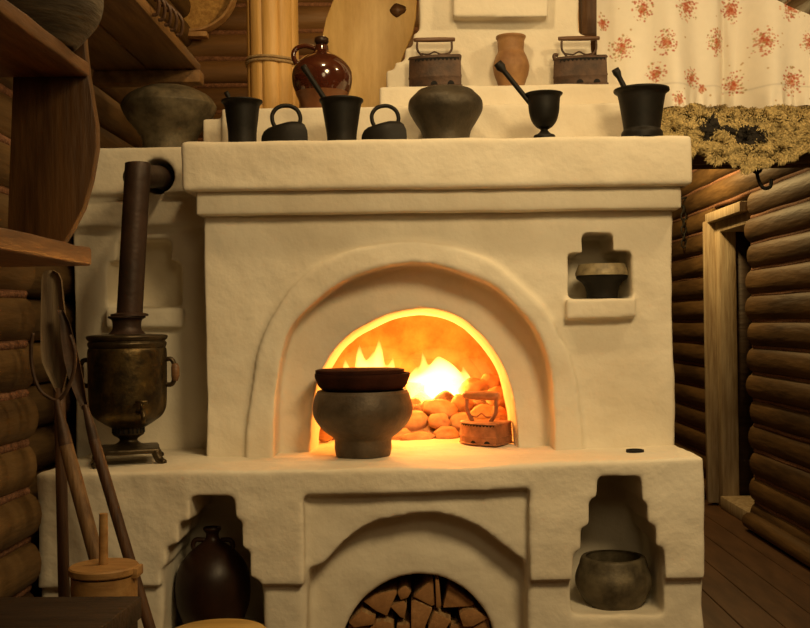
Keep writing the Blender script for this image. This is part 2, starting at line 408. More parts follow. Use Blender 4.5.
# floor and ceiling made of boards
bm = bmesh.new()
for k in range(22):
    x = -1.6+k*.19
    box_bm(x, x+.186, -1.2, 10.6, -.04, 0, bm, bevel=.003, seg=1)
tag(link('floor', bm_mesh(bm, 40), M['floor']), kind='structure')
bm = bmesh.new()
for k in range(22):
    x = -1.6+k*.19
    box_bm(x, x+.186, -1.2, 10.6, 3.46, 3.5, bm, bevel=.004, seg=1)
tag(link('ceiling', bm_mesh(bm, 40), M['plank']), kind='structure')
# door in the right wall
door = tag(bpy.data.objects.new('door_1', None), kind='structure'); C.objects.link(door); door['_org'] = (0,0,0)
door['label'] = 'dark glazed door in a pale weathered frame in the log wall'
bm = bmesh.new()
box_bm(2.21, 2.335, 7.80, 7.91, 0, 2.11, bm, bevel=.01)
box_bm(2.24, 2.50, 7.06, 7.13, 0, 2.11, bm, bevel=.01)
box_bm(2.21, 2.50, 7.13, 7.80, 2.03, 2.11, bm, bevel=.01)
box_bm(2.19, 2.50, 7.13, 7.80, .0, .09, bm, bevel=.01)
box_bm(2.13, 2.225, 7.905, 7.96, .02, 2.12, bm, bevel=.008)
box_bm(2.15, 2.225, 7.1, 7.96, 2.11, 2.18, bm, bevel=.008)
link('door_frame', bm_mesh(bm, 40), M['jamb'], door)
bm = bmesh.new()
for (a, b, c, d) in ((7.13,7.20,.09,2.03),(7.73,7.80,.09,2.03),(7.2,7.73,.09,.35),(7.2,7.73,1.93,2.03),(7.2,7.73,1.15,1.22)):
    box_bm(2.46, 2.50, a, b, c, d, bm, bevel=.004)
link('door_reveal', bm_mesh(box_bm(2.336, 2.46, 7.81, 7.91, 0, 2.11)), M['bench'], door)
dl = link('door_leaf', bm_mesh(bm, 40), M['dark_wood'], door)
link('glass_pane', bm_mesh(box_bm(2.472, 2.488, 7.2, 7.73, .35, 1.93)), M['glass'], door)
# skirting log along the right wall
bm = bmesh.new()
tube_bm([(XR-.09, a, .06) for a in np.linspace(-1, 7.0, 30)], .055, 10, bm)
tag(link('baseboard_right', bm_mesh(bm), M['log_y']), kind='structure')

# ------------------------------------------------------------------ loft on the right with curtain and sheepskin
ZLOFT = 2.165
bm = bmesh.new()
for k in range(3):
    y = 4.14+k*.205
    box_bm(.905, 2.16, y, y+.2, ZLOFT-.04, ZLOFT, bm, bevel=.004, seg=1)
lo = thing('sleeping_loft', 'dark plank sleeping loft under the sheepskin beside the stove', 'loft', (1.5, 4.4, ZLOFT))
link('plank_deck', bm_mesh(bm, 40), M['dark_wood'], lo)
link('front_beam', bm_mesh(tube_bm([(x, 4.20, ZLOFT-.10) for x in np.linspace(.91, 2.16, 14)], .058, 14)), M['dark_wood'], lo)
link('rear_beam', bm_mesh(tube_bm([(x, 4.66, ZLOFT-.075) for x in np.linspace(.91, 2.16, 14)], .036, 14)), M['dark_wood'], lo)
# wooden post behind the chimney
x0, _ = XZ(581, 30, 4.58); x1, _ = XZ(598, 30, 4.58)
me = bm_mesh(box_bm(x0, x1, 4.56, 4.64, ZM, 3.458, bevel=.006), 40)
tag(link('post', me, M['board_wood'], origin=((x0+x1)/2, 4.6, ZM)), 'dark brown square wooden post right of the chimney beside the curtain', 'post')

# curtain
YCUR = 4.27
xa, xb = XZ(598, 60, YCUR)[0], 2.14
nu, nv = 640, 220
zbot = 2.238
def curt_top(X):
    px = PX0 + X*F/YCUR
    return 2.715 - .0019*max(0, px-755) + .03*math.cos((X-xa)*3)*0
bouq = [(644,9,20),(688,8,26),(736,6,22),(790,10,22),(624,45,24),(664,45,21),(719,42,23),(764,42,24),(809,45,22),(655,74,18),(690,79,18),(742,79,22),(789,83,24),(703,88,8),(674,103,13),
        (844,10,22),(858,46,22),(836,80,22),(896,44,22),(882,84,22),(606,20,12),(604,95,10),(612,-28,22),(664,-26,22),(712,-30,22),(762,-22,20)]
pet = []
rp = random.Random(4)
for (a, b, s) in bouq:
    for k in range(int(26+s*8)):
        an = rp.uniform(0, 2*PI); rr = min(s*.58, abs(rp.gauss(0, s*.30)))
        q = rp.random()
        c_ = (.50,.10,.045) if q < .42 else ((.62,.23,.13) if q < .74 else ((.72,.42,.28) if q < .86 else (.42,.33,.13)))
        pet.append((a+rr*math.cos(an)*.85, b+rr*math.sin(an)*1.05, rp.uniform(.55, 1.35), c_))
for k in range(70):
    pet.append((rp.uniform(598,900), rp.uniform(-30,106), rp.uniform(.8,1.3), (.55,.36,.16)))
U = np.linspace(xa, xb, nu); T = np.linspace(0, 1, nv)
verts = []; cols = []
base_c = np.array((.93,.88,.77))
tops = np.array([curt_top(x) for x in U])
def fold(X, t):
    s = (X-xa)*4.6
    amp = .050+.075*t
    f = math.sin(s*PI+.5*math.sin(s*1.3)) + .45*math.sin(s*2.3*PI+1.0) + .25*math.sin(s*5.1+t*1.5)
    d = -.06*math.exp(-((X-1.245-.03*t)/.02)**2)*(.4+t*.6)
    r = .010*math.sin(X*95+3*math.sin(X*17))*max(0, (t-.80)/.2) if t > .8 else 0
    return amp*f*.62 + d*-1 + r
Z = np.empty((nv, nu)); XX = np.empty((nv, nu))
for j, t in enumerate(T):
    for i, X in enumerate(U):
        z = tops[i]*(1-t)+(zbot+.006*math.sin(X*22))*t
        verts.append((X, YCUR+fold(X, t), z)); Z[j,i] = z; XX[j,i] = X
PXX = PX0+XX*F/YCUR - 3; PYY = PY0-(Z-CZ)*F/YCUR - ROLL*(XX*F/YCUR)
col = np.tile(base_c, (nv, nu, 1))
for (a, b, r, c) in pet:
    m_ = (PXX-a)**2+(PYY-b)**2
    k = np.clip((r*1.15-np.sqrt(m_))/.8, 0, 1)[..., None]*.85
    col = col*(1-k)+np.array(c)*k
seam = np.exp(-((T-.80)/.008)**2)[:, None, None]*.18
col *= (1-seam)
faces = [(j*nu+i, j*nu+i+1, (j+1)*nu+i+1, (j+1)*nu+i) for j in range(nv-1) for i in range(nu-1)]
me = bpy.data.meshes.new('curtain'); me.from_pydata(verts, [], faces)
ca = me.color_attributes.new('Col', 'FLOAT_COLOR', 'POINT')
ca.data.foreach_set('color', np.concatenate([col.reshape(-1,3), np.ones((nu*nv,1))], 1).ravel())
cu = thing('curtain', 'white cotton curtain printed with red flower bunches above the sheepskin', 'curtain', (1.4, YCUR, zbot))
link('cloth', me, M['cloth'], cu)
pts = [(x, YCUR, curt_top(x)+.004) for x in np.linspace(xa-.03, XR-.05, 40)]
link('string', bm_mesh(tube_bm(pts, .004, 6)), M['cord'], cu)

# sheepskin : draped hide with curly wool
edge_px = [(636,150),(665,152),(694,157),(719,164),(744,170),(752,173),(767,167),(787,162),(801,161),(806,150),(830,146),(870,152),(905,140)]
YF = 4.085
def fur_bottom(px):
    for (a, za), (b, zb) in zip(edge_px, edge_px[1:]):
        if a <= px <= b: return za+(zb-za)*(px-a)/(b-a)
    return edge_px[-1][1] if px > edge_px[-1][0] else edge_px[0][1]
def drape(u, s):
    """u: X, s: arc length fraction 0 (back, on loft) .. 1 (hanging edge)"""
    px = PX0+u*F/YF
    zb = XZ(px, fur_bottom(px)-4, YF)[1]; zt = ZLOFT+.025
    Lf = .27; Ld = zt-zb; L = Lf+Ld; d = s*L; r = .05
    if d < Lf-r: y, z, n = 4.14+(Lf-d)-.055, zt, Vector((0,0,1))
    elif d < Lf+r*.57:
        a = (d-(Lf-r))/(r*PI/2); a = min(1, a)
        y, z = YF+r-.0-math.sin(a*PI/2)*r, zt-r+math.cos(a*PI/2)*r
        n = Vector((0, -math.sin(a*PI/2), math.cos(a*PI/2)))
    else: y, z, n = YF, zt-r-(d-(Lf+r*.57))*(Ld-r)/(L-Lf-r*.57), Vector((0,-1,0))
    wob = .018*noise.noise(Vector((u*7, s*5, 3))) + .01*noise.noise(Vector((u*17, s*11, 8)))
    p = Vector((u, y, z)) + n*wob
    return p, n
xs0, xs1 = XZ(640, 120, YF)[0]+.06, 1.86
bm = bmesh.new(); cl = bm.verts.layers.float_color.new('Col')
nu, nv = 70, 26; grid = []
for j in range(nv+1):
    row = []
    for i in range(nu+1):
        p, n = drape(xs0+(xs1-xs0)*i/nu, j/nv); v = bm.verts.new(p); v[cl] = (.26,.19,.085,1); row.append(v)
    grid.append(row)
for j in range(nv):
    for i in range(nu): bm.faces.new((grid[j][i], grid[j][i+1], grid[j+1][i+1], grid[j+1][i]))
fr = random.Random(11)
blacks = [(715,126,9,8),(731,129,6,5),(748,136,13,7),(757,128,6,4),(742,133,7,6)]
for k in range(60000):
    u = fr.uniform(xs0, xs1); s = fr.random()
    p, n = drape(u, s)
    q = Vector((fr.gauss(0,1), fr.gauss(0,.6), fr.gauss(0,1)))
    cx = noise.noise(Vector((u*26, s*16, 1.7))); cz = noise.noise(Vector((u*26+9, s*16, 4.7)))
    t1 = Vector((cx*1.6, 0, cz*1.6-.25)) - n*n.dot(Vector((cx*1.6,0,cz*1.6-.25)))
    hgt = .014+.024*max(0, noise.noise(Vector((u*20, s*13, 9)))+.5)
    ppx = PX0+(p.x)*F/YF; ppy = PY0-(p.z-CZ)*F/YF-ROLL*(p.x*F/YF)
    dk = any(((ppx-a)/ra)**2+((ppy-b)/rb)**2 < fr.uniform(.8,1.5) for a, b, ra, rb in blacks)
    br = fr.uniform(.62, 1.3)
    rootc = (.10*br,.065*br,.022*br,1); tipc = (.54*br,.41*br,.175*br,1)  # dark roots paint in the shade deep between the curls
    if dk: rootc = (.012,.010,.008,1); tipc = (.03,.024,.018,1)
    wdir = (t1.cross(n) if t1.length > .05 else Vector((1,0,0))).normalized()
    w = fr.uniform(.0024,.0045)
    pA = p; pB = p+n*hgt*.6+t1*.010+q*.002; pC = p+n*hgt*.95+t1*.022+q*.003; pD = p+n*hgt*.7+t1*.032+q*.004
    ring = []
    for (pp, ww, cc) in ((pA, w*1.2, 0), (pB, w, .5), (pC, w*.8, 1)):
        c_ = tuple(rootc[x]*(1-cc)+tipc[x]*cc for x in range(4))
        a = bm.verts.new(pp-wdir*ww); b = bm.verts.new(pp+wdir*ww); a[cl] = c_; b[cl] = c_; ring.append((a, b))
    d_ = bm.verts.new(pD); d_[cl] = tipc
    bm.faces.new((ring[0][0], ring[0][1], ring[1][1], ring[1][0])); bm.faces.new((ring[1][0], ring[1][1], ring[2][1], ring[2][0]))
    bm.faces.new((ring[2][0], ring[2][1], d_))
me = bpy.data.meshes.new('fur'); bm.to_mesh(me); bm.free()
tag(link('sheepskin', me, M['fur'], origin=(1.3, 4.2, ZLOFT)), 'curly cream sheepskin with black patches draped over the loft edge', 'sheepskin')
# hook and chain
bm = bmesh.new()
kx = XZ(757, 180, 4.2)[0]; kz = ZLOFT-.156
pts = curve_pts([(kx, 4.2, kz+.004), (kx, 4.2, kz-.03), (kx+.004, 4.19, kz-.07), (kx+.02, 4.18, kz-.10), (kx+.045, 4.18, kz-.095), (kx+.05, 4.18, kz-.065)], 6)
tube_bm(pts, .0075, 8, bm)
ringp = [(kx+.018*math.cos(q), 4.2, kz-.018+.018*math.sin(q)) for q in np.linspace(0, 2*PI, 18)]
tube_bm(ringp, .006, 8, bm, caps=False)
tag(link('iron_hook', bm_mesh(bm), M['black'], origin=(kx, 4.2, kz)), 'black iron hook hanging under the loft beam below the sheepskin', 'hook')
c0 = P(679, 208, 8.6)
bm = bmesh.new()
wx = XR-.095
for k in range(7):
    z = 2.34-k*.055
    ring = []
    a_ax = (Vector((0,1,0)) if k % 2 else Vector((1,0,0)))
    ptsr = [Vector((wx, 8.62, z)) + a_ax*.02*math.cos(t) + Vector((0,0,1))*.036*math.sin(t) for t in np.linspace(0, 2*PI, 14)]
    tube_bm(ptsr, .007, 6, bm, caps=False)
tube_bm([(wx+.03, 8.62, 2.38),(wx-.02, 8.62, 2.38)], .010, 8, bm)
tag(link('iron_chain', bm_mesh(bm), M['black'], origin=(wx, 8.62, 2.37)), 'black iron chain on the log wall just right of the stove cornice', 'chain')

# ------------------------------------------------------------------ vessels
def vessel(name, label, cat, cx, Y, pts, zb, m, wall=.01, open_top=True, group=None, n=5, seg=44, origin=True, parent=None, wob=.006):
    prof = smooth_prof(px_prof(cx, Y, pts, zb), n)
    prof = [(p[0], p[1]) for p in prof]
    x = XZ(cx, pts[len(pts)//2][1], Y)[0]
    me = bm_mesh(lathe_bm(vessel_prof(prof, wall, .02, open_top), x, Y, seg, wob=wob), 50)
    o = link(name, me, m, parent, origin=(x, Y, zb))
    if label: tag(o, label, cat, group)
    return o, x
# pot in the middle of the mantel
vessel('cast_iron_pot', 'grey cast iron pot at the middle of the mantel below the charcoal iron', 'pot', 445.5, 3.64,
       [(24,85),(27.5,86),(30,89),(36,97),(37.5,106),(36.5,112),(31,122),(25,132),(23,138)], ZM, M['iron'])
# big pot left
vessel('cast_iron_pot', 'large squat speckled grey pot on the left end of the stove', 'pot', 169, 4.0,
       [(25,84),(30,85.5),(40,91),(46,102),(46.5,108),(41,120),(32,131),(27,140),(26,149)], ZSIDE, M['iron_pale'])
# mortars: tapered flared cups
def mortar(label, cx, Y, pts, pest, group='black mortars on the mantel', head=.011):
    x = XZ(cx, pts[3][1], Y)[0]
    t = thing('mortar', label, 'mortar', (x, Y, ZM), group)
    prof = [(p[0], p[1]) for p in smooth_prof(px_prof(cx, Y, pts, ZM), 4)]
    link('cup', bm_mesh(lathe_bm(vessel_prof(prof, .012, .03), x, Y, 36), 50), M['black'], t)
    return t, x
Ym = 3.57
zrim = lambda px, py, Y=Ym: XZ(px, py, Y)[1]
def pestle(label, top, bottom, r, headr):
    top, bottom = Vector(top), Vector(bottom); d = (top-bottom)
    n = 14; pts = []; rad = []
    for k in range(n+1):
        t = k/n; pts.append(bottom+d*t)
        rad.append(r*(1.0+.35*max(0,(.2-t)/.2)) if t < .86 else r+(headr-r)*math.sin(min(1,(t-.86)/.08)*PI/2)*(1 if t < .98 else .75))
    o = link('pestle', bm_mesh(tube_bm(pts, rad, 14)), M['black'], origin=tuple(bottom))
    return tag(o, label, 'pestle', None)
Z0 = ZM+.032
mo = mortar('first black flared mortar from the left on the mantel', 242, Ym, [(20.5,97),(20.5,99),(18.8,101.5),(17.3,106),(15.8,120),(14.3,132),(14,141)], None)
pestle('short black pestle barely showing above the leftmost mortar', P(226,92,Ym-.005), (mo[1]+.018, Ym, Z0+.005), .006, .009)
mo = mortar('plain black tapered mortar between the two ring-handled flat irons', 341.5, Ym, [(22,95.5),(22,98),(20,102),(18.5,112),(16.5,125),(15,135),(14.5,141)], None)
pestle('black pestle leaning left out of the mortar between the flat irons', P(303,66,Ym), (mo[1]+.015, Ym, Z0+.005), .0095, .0115)
mo = mortar('black tapered mortar at the right end of the mantel beside the curtain', 641.5, Ym, [(27.5,84),(27.5,87),(24.5,90.5),(23,96),(20.5,113),(18.5,127),(18.5,130),(20.5,133),(20.5,138)], None)
pestle('thin black pestle with knob in the rightmost mortar', P(615,69,Ym), (mo[1]+.01, Ym, Z0+.005), .009, .014)
Ym = 3.55
# goblet mortar
xg = XZ(544, 110, Ym)[0]
t = thing('mortar', 'black goblet mortar on a small foot, right of the middle pot', 'mortar', (xg, Ym, ZM), 'black mortars on the mantel')
gp = [(19,90),(18.6,91.5),(16.5,95),(15.8,102),(15,112),(12.5,121),(8,127),(4,129.5),(4,131),(7,134),(10.5,135.5),(11,138.5)]
prof = [(p[0], p[1]) for p in smooth_prof(px_prof(544, Ym, gp, ZM), 4)]
cup = [q for q in prof if q[1] > XZ(544,128.5,Ym)[1]]; foot = [q for q in prof if q[1] <= XZ(544,128.0,Ym)[1]]
link('cup', bm_mesh(lathe_bm(vessel_prof(cup, .012, .02), xg, Ym, 36), 50), M['black'], t)
link('foot', bm_mesh(lathe_bm(vessel_prof(foot, .01, .02, False), xg, Ym, 32), 50), M['black'], t)
pestle('long black pestle with round knob leaning left in the goblet mortar', P(497.5,63,Ym), (xg+.004, Ym, XZ(544,122,Ym)[1]), .0085, .0165)

# jug
Yj = 3.92; xj, _ = XZ(322, 75, Yj)
t = thing('jug', 'glossy brown glazed jug with stopper and loop handle before the wooden peel', 'jug', (xj, Yj, ZS1))
jp = [(6.5,44),(7,47),(8,50),(13,53),(19,56),(25,62),(29,70),(30.2,78),(29,87),(26,95),(23,103),(21,112)]
prof = [(p[0], p[1]) for p in smooth_prof(px_prof(322, Yj, jp, ZS1), 5)]
zsp = XZ(322, 94, Yj)[1]
up = [q for q in prof if q[1] >= zsp]; lowp = [q for q in prof if q[1] <= up[-1][1]+1e-6]
link('body', bm_mesh(lathe_bm([(0, up[0][1])]+up, xj, Yj, 48)), M['jug'], t)
lo_ = link('lower_body', bm_mesh(lathe_bm(lowp+[(0, ZS1)], xj, Yj, 48), 60), M['jug_raw'], t); lo_['label'] = 'duller unglazed lower band of the jug'
st = [(0,XZ(322,36.5,Yj)[1]),(5,XZ(322,37,Yj)[1]),(7,XZ(322,38.5,Yj)[1]),(7.2,XZ(322,42,Yj)[1]),(5.5,XZ(322,44.5,Yj)[1]),(0,XZ(322,45.5,Yj)[1])]
link('stopper', bm_mesh(lathe_bm([((r*Yj/F), z) for r, z in st], xj, Yj, 28), 50), M['dark_clay'], t)
hpts = curve_pts([P(316,49,Yj), P(305,46,Yj), P(296,49,Yj), P(293.5,56,Yj), P(296.5,64,Yj), P(300,68,Yj)], 6)
link('handle', bm_mesh(tube_bm(hpts, .0095, 10)), M['jug'], t)
# clay jar on upper step
vessel('clay_jar', 'tan clay jar with wide neck standing between the two charcoal irons', 'jar', 511, 3.98+.02,
       [(14.8,33),(14.8,35),(13.6,38),(13.2,44),(13,51),(15,56),(17.5,63),(18,69),(16.5,76),(13.5,84),(12.5,90)], ZS2, M['clay'], .008)
# bowl in upper right niche
Yb = 3.69; xb_, zbn = XZ(601, 298, Yb)
zbn = XZ(600, 298, 3.6)[1]
zbb = zbn+.002; xbw = XZ(602, 280, Yb)[0]
t = thing('cast_iron_bowl', 'small dark iron bowl with rim band coloured as if lit in the cross-shaped niche', 'bowl', (xbw, Yb, zbb))
bpf = px_prof(602, Yb, [(24,274.5),(26.2,275.5),(25,278.5),(20,282),(17,287),(15.5,293),(15.5,301)], zbb)
link('body', bm_mesh(lathe_bm(vessel_prof(bpf, .01, .02), xbw, Yb, 44), 40), M['black'], t)
bpf = [(hw*Yb/F, XZ(602, py, Yb)[1]) for hw, py in [(20,275.2),(20,265),(21.5,264),(23,264.3),(24.5,268),(26.5,273),(26.3,275.6),(20,275.2)]]
rbn = link('rim_band', bm_mesh(lathe_bm(bpf, xbw, Yb, 44), 50), M['band'], t); rbn['label'] = 'speckled rim band, paled as if lit from the front'
# pot in lower right niche
Yp = 3.43; zp = XZ(620, 617, Y_BASE)[1]
vessel('cast_iron_pot', 'round open grey iron pot in the lower right niche', 'pot', 613.5, Yp,
       [(30.5,556),(32,558),(34,565),(37.5,575),(37,585),(32,596),(25,606),(22.5,612),(22,617)], zp+.003, M['iron_pale'], .012)
# jug in lower left niche
Yl = 3.44
zl_ = .40
t = thing('jug', 'dark brown round clay jug standing in the shadowed lower left niche', 'jug', (XZ(213,580,Yl)[0], Yl, zl_))
xq = XZ(213, 580, Yl)[0]
# niche floor slab is part of the stove
nb = XZ(158,640,Y_BASE)[0]-.02; ne = XZ(262,640,Y_BASE)[0]+.02
me = carve(box_bm(nb, ne, Y_BASE+.05, 3.66, .2, zl_), [], [], voxel=.01, smooth_it=3, lump=.003); link('niche_floor', me, M['plaster'], stove)
lp = [(8.5,527),(9,529),(6.5,533),(6.5,537),(9,541),(16,546),(26,555),(34,568),(37,584),(36,602),(31,618),(26,632),(24,645)]
prof = [(p[0], p[1]) for p in smooth_prof(px_prof(213, Yl, lp, zl_), 5)]
link('body', bm_mesh(lathe_bm(vessel_prof(prof, .008, .02), xq, Yl, 44), 60), M['dark_clay'], t)
for s in (-1, 1):
    h = curve_pts([P(213+s*8,540,Yl), P(213+s*17,540,Yl), P(213+s*20,545,Yl), P(213+s*18.5,550,Yl)], 5)
    link('handle', bm_mesh(tube_bm(h, .008, 8)), M['dark_clay'], t)

# hearth pot and pan
Yh = 3.60; xh = XZ(363, 420, Yh)[0]
zh = ZL+.004
hp = [(45,390),(46,392),(47,394),(50,406),(48.5,417),(40,429),(30,437),(28.5,441),(28.5,448),(27,455),(26.5,460)]
vessel('cast_iron_pot', 'big brown grey iron pot with a pan on top in the hearth mouth', 'pot', 363, Yh, hp, zh, M['hearth_iron'], .012)
ztop = XZ(363, 390, Yh)[1]
t = thing('clay_pan', 'flat red brown pan with a lid lying on the big hearth pot', 'pan', (xh, Yh, ztop))
pp = [(47.5,373),(47.5,376),(46.5,379),(44,385),(40,389.0),(36,390)]
prof = px_prof(364, Yh, pp, ztop+.001)
link('dish', bm_mesh(lathe_bm(vessel_prof([(p[0],p[1]) for p in smooth_prof(prof,4)], .008, .015), xh, Yh, 48), 50), M['pan'], t)
zt_ = XZ(363, 369, Yh)[1]; zt2 = XZ(363, 373.5, Yh)[1]
link('lid', bm_mesh(lathe_bm([(0,zt2),(.14,zt2),(.151,zt2+.003),(.151,zt_-.002),(.145,zt_),(0,zt_+.002)], xh-.008, Yh, 48), 50), M['pan'], t)

# ------------------------------------------------------------------ irons
def boat(L, W, n=10, nose=.5):
    """plan outline, heel at -L/2, nose at +L/2"""
    pts = []
    for k in range(n+1):
        s = k/n; x = -L/2+L*s
        w = W/2*(1 if s < .35 else math.cos((s-.35)/.65*PI/2)**.75)
        pts.append((x, w))
    return pts
def loft_boat(levels, L, W, bm=None):
    bm = bm or bmesh.new(); rings = []
    for (z, sl, sw) in levels:
        half = boat(L*sl, W*sw)
        pl = [(x, -w) for x, w in half] + [(x, w) for x, w in half[::-1] if w > 1e-4]
        pl = pl[:len(half)] + [(x, w) for x, w in half[::-1][1:]]
        rings.append([bm.verts.new((x, y, z)) for x, y in pl])
    for A, B in zip(rings, rings[1:]):
        L_ = len(A)
        for q in range(L_):
            q2 = (q+1) % L_; bm.faces.new((A[q], A[q2], B[q2], B[q]))
    bm.faces.new(rings[0][::-1]); bm.faces.new(rings[-1])
    return bm
def place(bm, mtx):
    bmesh.ops.transform(bm, matrix=mtx, verts=bm.verts); return bm
def sad_iron(label, px, hw, Y):
    Y -= .025; x = XZ(px, 138, Y)[0]; k = 2*hw*Y/F/.16
    t = thing('flat_iron', label, 'iron', (x, Y, ZM), 'ring-handled flat irons')
    Mx = Matrix.Translation((x, Y, ZM)) @ Matrix.Rotation(.12, 4, 'Z') @ Matrix.Scale(k, 4) @ Matrix.Rotation(PI, 4, 'Z')
    b = loft_boat([(0,1,1),(.016,1.0,1.0),(.034,.98,.97),(.056,.88,.80),(.068,.70,.6),(.071,.5,.4)], .16, .10)
    # sloping top: nose lower
    for v in b.verts:
        if v.co.z > .02: v.co.z -= max(0, v.co.x+.02)*.20*(v.co.z/.06) - .004
    link('sole', bm_mesh(place(b, Mx), 35), M['black'], t)
    hp_ = [(-.046,0,.055),(-.056,0,.088),(-.045,0,.118),(-.016,0,.133),(.020,0,.127),(.040,0,.104),(.040,0,.076),(.028,0,.052)]
    hp_ = curve_pts([(a, b_, c-.0) for a, b_, c in hp_], 5)
    link('ring_handle', bm_mesh(place(tube_bm(hp_, .0075, 10), Mx)), M['black'], t)
    return t
sad_iron('left of the two black flat irons with ring handles on the mantel', 284.5, 23, 3.60)
t2 = sad_iron('right of the two black flat irons with ring handles on the mantel', 383.5, 22, 3.60)

def charcoal_iron(label, org, L, H, W, ang, mb, mg_, handle_h, flip=1, thick=1.0, chimney=False, group=None):
    t = thing('charcoal_iron', label, 'iron', org, group)
    Mx = Matrix.Translation(org) @ Matrix.Rotation(ang, 4, 'Z') @ Matrix.Scale(flip, 4, (1,0,0))
    zt = H*.94
    b = loft_boat([(0,1.04,1.06),(H*.05,1.04,1.06),(H*.07,1,1),(H*.30,1,1),(H*.32,1.015,1.02),(H*.36,1.015,1.02),(H*.38,1,1),(zt*.97,.98,.97)], L, W)
    link('body', bm_mesh(place(b, Mx), 35), mb, t)
    l = loft_boat([(zt*.97,1.02,1.03),(zt,1.02,1.03),(H,.97,.95)], L, W)
    lid = link('lid', bm_mesh(place(l, Mx), 35), mb, t)
    # vents along both long sides: small dark openings
    def side_w(s_):
        return W/2*(1 if s_ < .35 else math.cos((min(1,s_)-.35)/.65*PI/2)**.75)
    for s in (-1, 1):
        vb = bmesh.new(); n = 22; top = []; low = []
        for k in range(n+1):
            f_ = -.46+.84*k/n; w_ = side_w(f_+.5)*1.0+.0012
            top.append(vb.verts.new((f_*L, s*w_, zt*.955))); low.append(vb.verts.new((f_*L, s*w_, zt*(.935 if k % 2 else .855))))
        for k in range(n): vb.faces.new((top[k], top[k+1], low[k+1], low[k]))
        link('vent_row', bm_mesh(place(vb, Mx)), M['vent'], t)
        for f0 in (-.30, .02):
            vb = bmesh.new(); lo_v = []; up_v = []
            for q in range(9):
                f_ = f0+.065*math.cos(PI*q/8)*-1; w_ = side_w(f_+.5)+.0012
                lo_v.append(vb.verts.new((f_*L, s*w_, H*.075))); up_v.append(vb.verts.new((f_*L, s*w_, H*(.078+.115*math.sin(PI*q/8)))))
            for q in range(8): vb.faces.new((lo_v[q], lo_v[q+1], up_v[q+1], up_v[q]))
            link('vent', bm_mesh(place(vb, Mx)), M['vent'], t)
    hz = H+handle_h
    hb = bmesh.new()
    for s in (-1, 1):
        tube_bm(curve_pts([(s*L*.20,0,H*.98),(s*L*.27,0,H+handle_h*.18),(s*L*.33,0,H+handle_h*.45),(s*L*.33,0,hz-.004)], 5), L*.022*thick, 8, hb)
    tube_bm(curve_pts([(-L*.29,0,H+handle_h*.22),(-L*.12,0,H+handle_h*.16),(0,0,H+handle_h*.30),(L*.12,0,H+handle_h*.16),(L*.29,0,H+handle_h*.22)], 5), L*.016, 8, hb)
    if chimney:
        tube_bm(curve_pts([(L*.42,0,H*.9),(L*.48,0,H*1.0),(L*.47,0,H*1.1),(L*.40,0,H*1.08)], 4), L*.035, 8, hb)
    link('bracket', bm_mesh(place(hb, Mx)), mb, t)
    gb = tube_bm([(x_*L, 0, hz) for x_ in (-.40,-.39,-.32,-.2,0,.2,.32,.39,.40)], [a_*L*thick for a_ in (.02,.038,.042,.046,.048,.046,.042,.038,.02)], 12)
    link('grip', bm_mesh(place(gb, Mx)), mg_, t)
    return t
Yi = 4.03 - .03
px1 = XZ(435, 84, 3.995)[0]
charcoal_iron('brown charcoal iron with wooden grip on the upper step left of the clay jar', (px1, 3.995, ZS2), 52*3.995/F, XZ(435,57,3.995)[1]-ZS2, .085, 0, M['rust'], M['grip'], .065, flip=-1)
px1 = XZ(579.5, 84, 3.995)[0]
charcoal_iron('brown charcoal iron with curled front latch beside the wooden post', (px1, 3.995, ZS2), 52*3.995/F, XZ(579,57.5,3.995)[1]-ZS2, .085, 0, M['rust'], M['grip'], .072, flip=-1, chimney=True)
# hearth iron, turned three quarters
Yhi = 3.82; oh = P(481.5, 450, Yhi)
charcoal_iron('rusty red charcoal iron standing among the hearth stones', (oh.x+.002, Yhi, ZL+.010), .180, XZ(482,421,Yhi)[1]-ZL-.010, .125, PI-.55, M['hot_rust'], M['hot_grip'], .092, thick=2.0)

# ------------------------------------------------------------------ hearth: ash bed, stones, fire
def stone(label, cx, cy, w, h, Y, rot=0, seed=0, depth=None, m=None, flat=.0):
    bm = bmesh.new(); bmesh.ops.create_icosphere(bm, subdivisions=4, radius=1)
    sx, sz = w/2*Y/F, h/2*Y/F; sy = depth or (sx+sz)/2
    for v in bm.verts:
        d = v.co.copy()
        k = 1+.16*noise.noise(d*1.3+Vector((seed*3.3,0,0)))+.06*noise.noise(d*3+Vector((0,seed*2.1,0)))
        q = d*k
        # slight facets
        v.co = Vector((q.x*sx, q.y*sy, q.z*sz))
    bmesh.ops.transform(bm, matrix=Matrix.Rotation(-rot, 4, 'Y'), verts=bm.verts)
    p = P(cx, cy, Y); bmesh.ops.translate(bm, verts=bm.verts, vec=p)
    zb = min(v.co.z for v in bm.verts)
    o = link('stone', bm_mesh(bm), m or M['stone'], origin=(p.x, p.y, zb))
    return tag(o, label, 'stone', 'field stones in the hearth')
